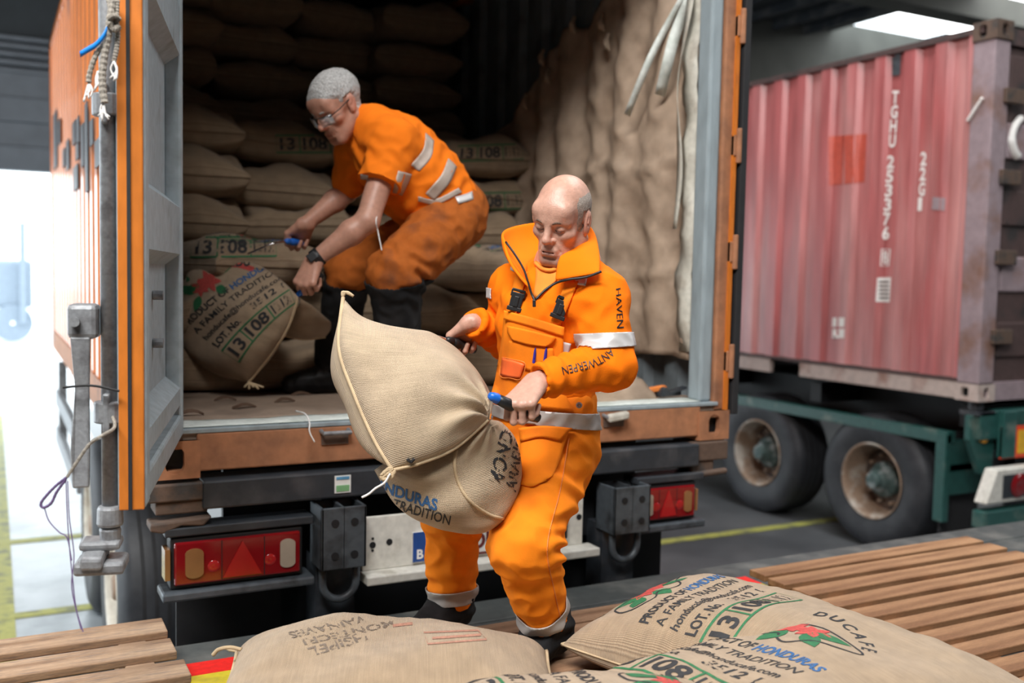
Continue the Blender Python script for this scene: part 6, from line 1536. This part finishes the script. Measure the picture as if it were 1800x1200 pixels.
# ropes and cords on the left door
rp = thing('rope_bundle', 'frayed grey rope tied round the locking bar of the open orange door', 'rope', tuple(at(198, 60, 2.3)))
def px_rope(pts, r, m_, name, parent, n=40, twist=True, start=None):
    P = resample(([start] if start is not None else [])+[at(*q) for q in pts], n); mb = MB(); mb.tube(P, [r*(1+0.22*(k % 2)) if twist else r for k in range(n)], 8); return mb.build(name, m_, parent, smooth=False)
for pts, r in (([(190,-10,2.185),(196,30,2.175),(192,55,2.165),(178,80,2.165),(165,105,2.165),(157,132,2.165),(156,144,2.165)], 0.0055),
               ([(200,-10,2.175),(194,30,2.165),(190,60,2.165),(184,95,2.165),(180,130,2.165),(181,160,2.165),(184,180,2.165)], 0.007),
               ([(206,0,2.175),(205,35,2.175),(207,60,2.18),(205,85,2.18),(200,108,2.18)], 0.005),
               ([(192,45,2.16),(200,52,2.16),(208,48,2.175)], 0.006), ([(190,34,2.16),(200,28,2.16),(208,34,2.175)], 0.006)): px_rope(pts, r, MT['rope_grey'], 'rope_end', rp)
mb = MB(); rr = random.Random(8)
for cx, cy in ((156,144),(182,178),(200,108),(172,125)):
    for k in range(6): p = at(cx, cy, 2.165); mb.tube(catmull([p, p-UP*0.018+RT*rr.uniform(-.008,.008), p-UP*rr.uniform(0.03,0.045)+RT*rr.uniform(-.014,.014)], 4), 0.002, 5)
mb.build('frayed_fibres', MT['thread_white'], rp, smooth=True)
P = resample([at(*q) for q in ((192,42,2.165),(182,62,2.15),(168,78,2.15),(155,86,2.15),(140,95,2.15))], 20); 
tag(MB().grid([[p-UP*0.006+FW*0.004, p+UP*0.006] for p in P]).build('ribbon', MT['ribbon_blue'], None, smooth=True, solid=0.002), 'bright blue plastic ribbon tied to the rope on the door', 'ribbon')
cd_ = thing('cord', 'thin cord with a dark purple loop hanging from the door handle', 'cord', tuple(at(130, 830, 2.2)))
px_rope([(202,748,2.25),(180,765,2.14),(160,778,2.14),(145,797,2.14),(118,838,2.14)], 0.0034, MT['rope_grey'], 'cord_line', cd_, start=dl(LD-0.04, 0.085, 1.76))
px_rope([(118,838,2.14),(100,852,2.14),(84,868,2.14),(72,884,2.14),(76,892,2.14),(90,884,2.14),(100,864,2.14),(116,842,2.14)], 0.0028, MT['cord_purple'], 'loop', cd_)
for k, pts in enumerate(([(116,845,2.14),(118,900,2.14),(122,960,2.14),(128,1020,2.14),(134,1070,2.14),(146,1110,2.14)], [(119,845,2.14),(122,910,2.14),(130,975,2.14),(126,1030,2.14),(136,1080,2.14),(143,1106,2.14)], [(78,892,2.14),(86,915,2.14),(104,935,2.14),(118,945,2.14),(126,985,2.14)])):
    px_rope(pts, 0.0013, MT['cord_purple'], 'strand', cd_, twist=False)

# stencil marks and thread on the lower-left bag
f1s = px_surface(bvh_of(F1), lambda x, y: (x, y))
# worn dashes seen upside down from the dock side, faded red stamp
it = [stencil2d(s_, 0, 0, 1.0, None, random.Random(k+3)) for k, s_ in enumerate(('VAINAVES', 'MONTECRI', 'HSIPEL'))]
qs = [((640,1082),(505,1112),(512,1122),(648,1092)), ((690,1090),(530,1124),(536,1134),(696,1100)), ((640,1112),(540,1140),(546,1154),(648,1126))]
for (v, f), q in zip(it, qs):
    H = quad_map(*q, w=v[:, 0].max(), h=1.0); v = np.array([H(x, y) for x, y in v]); decal('stencil_lettering', v, f, f1s, MT['ink_grey'], F1, 0.0015)
v, f = refine(*merge2d([stroke2d([(745,1112),(840,1108),(855,1124),(752,1132)], 3.0, True), stroke2d([(760,1122),(845,1116)], 4.0), stroke2d([(690,1100),(725,1096)], 5.0)]), 6.0)
decal('faded_stamp', v, f, f1s, MT['ink_faded_red'], F1, 0.0015)
p0 = at(436, 1150, 2.6); h = bvh_of(F1).find_nearest(V(p0)); p0 = np.array(h[0])
MB().tube(catmull([p0, p0-RT*0.03+UP*0.006, p0-RT*0.06+UP*0.0, p0-RT*0.075-UP*0.015], 6), 0.0055, 6).build('loose_thread', MT['jute_thread'], F1, smooth=True).matrix_parent_inverse = F1.matrix_basis.inverted()

# ------------------------------------------------------------------ paint on the red container
RB = bvh_of(RS)
RSURF = px_surface(RB, lambda x, y: (x, y))
for s_, q in (('TGHU', ((1581,160),(1574,262),(1562,262),(1569,160))), ('253376', ((1573,274),(1563,424),(1550,424),(1560,274))), ('22G1', ((1630,268),(1624,374),(1613,374),(1619,268)))):
    n = len(s_)
    items = []
    for k, ch in enumerate(s_):
        v, f = text2d(ch, 0.03); v = v/np.array([max(v[:, 0].max(), 0.35 if ch == '1' else 1e-3), 1.0])
        a, b_ = k/n, (k+0.84)/n; A, B_, C_, D_ = [np.array(t, float) for t in q]
        # upright letters stacked down the side
        tl_, bl_ = D_+(C_-D_)*a, D_+(C_-D_)*b_; tr__, br_ = A+(B_-A)*a, A+(B_-A)*b_
        v = np.array([bl_*(1-x)*(1-y)+br_*x*(1-y)+tr__*x*y+tl_*(1-x)*y for x, y in v]); items.append((v, f))
    v, f = refine(*merge2d(items), 4.0); decal('painted_code', v, f, RSURF, MT['white_paint'], rc, 0.003)
def red_patch(nm, poly, m_, off=0.0025):
    v, f = refine(np.array(poly, float), [tuple(range(len(poly)))], 5.0); decal(nm, v, f, RSURF, m_, rc, off)
red_patch('painted_square', [(1456,240),(1524,235),(1520,320),(1457,326)], MT['red_patch'])
v, f = refine(*stroke2d([(1550,438),(1565,438),(1562,467),(1548,467)], 2.4, True), 4.0); decal('painted_frame', v, f, RSURF, MT['white_paint'], rc, 0.003)
v, f = text2d('8', 0.03); v = v/np.array([max(v[:, 0].max(), 1e-3), 1.0]); v = np.stack([1551.5+v[:, 0]*9.5, 463-v[:, 1]*21], 1); decal('painted_code', *refine(v, f, 4.0), RSURF, MT['white_paint'], rc, 0.003)
red_patch('painted_box', [(1542,488),(1567,487),(1564,531),(1539,530)], MT['white_paint'])
red_patch('painted_mark', [(1464,558),(1485,558),(1484,574),(1463,574)], MT['white_paint']); red_patch('painted_mark', [(1464,578),(1485,578),(1484,594),(1463,594)], MT['white_paint'])
for x0, x1, y0, y1 in ((1543,1563,494,497),(1543,1563,501,504),(1543,1563,508,511),(1543,1563,515,518),(1543,1563,522,525)): red_patch('small_print', [(x0+2,y0),(x1,y0),(x1,y1),(x0+2,y1)], MT['red_dark'], 0.004)
red_patch('patch_grey', [(1640,346),(1662,348),(1660,370),(1638,368)], MT['post_faded'], 0.003)
red_patch('data_plate', [(1569,95),(1586,93),(1584,132),(1568,134)], MT['bracket_steel'], 0.012)
MB().tube([onplane(1727,172,0,RX-0.008), onplane(1701,212,0,RX-0.008)], 0.012, 8).build('white_dab', MT['white_paint'], rc)

# number plate lettering
def on_plate(s_, x, z, h, m_, par, y, bold=0.02, w=None):
    v, f = line2d(s_, 0, 0, h, w, bold); link('plate_lettering', raw('plate_lettering', [(x+p[0], y, z+p[1]) for p in v], f), m_, par)
on_plate('B', 0.945, 1.012, 0.034, MT['white_paint'], npl, -0.0495, 0.03)
on_plate('OU-3', 1.165, 1.025, 0.06, MT['maroon_ink'], npl, -0.0465, 0.03, 0.19)

MB().tube(catmull([onplane(x, y, 1, RY+0.015) for x, y in ((1797,205),(1784,222),(1778,245),(1782,265),(1790,278))], 6), [0.012]+[0.026]*11+[0.03]*12+[0.012], 10).build('white_mark', MT['white_paint'], rd, smooth=True)
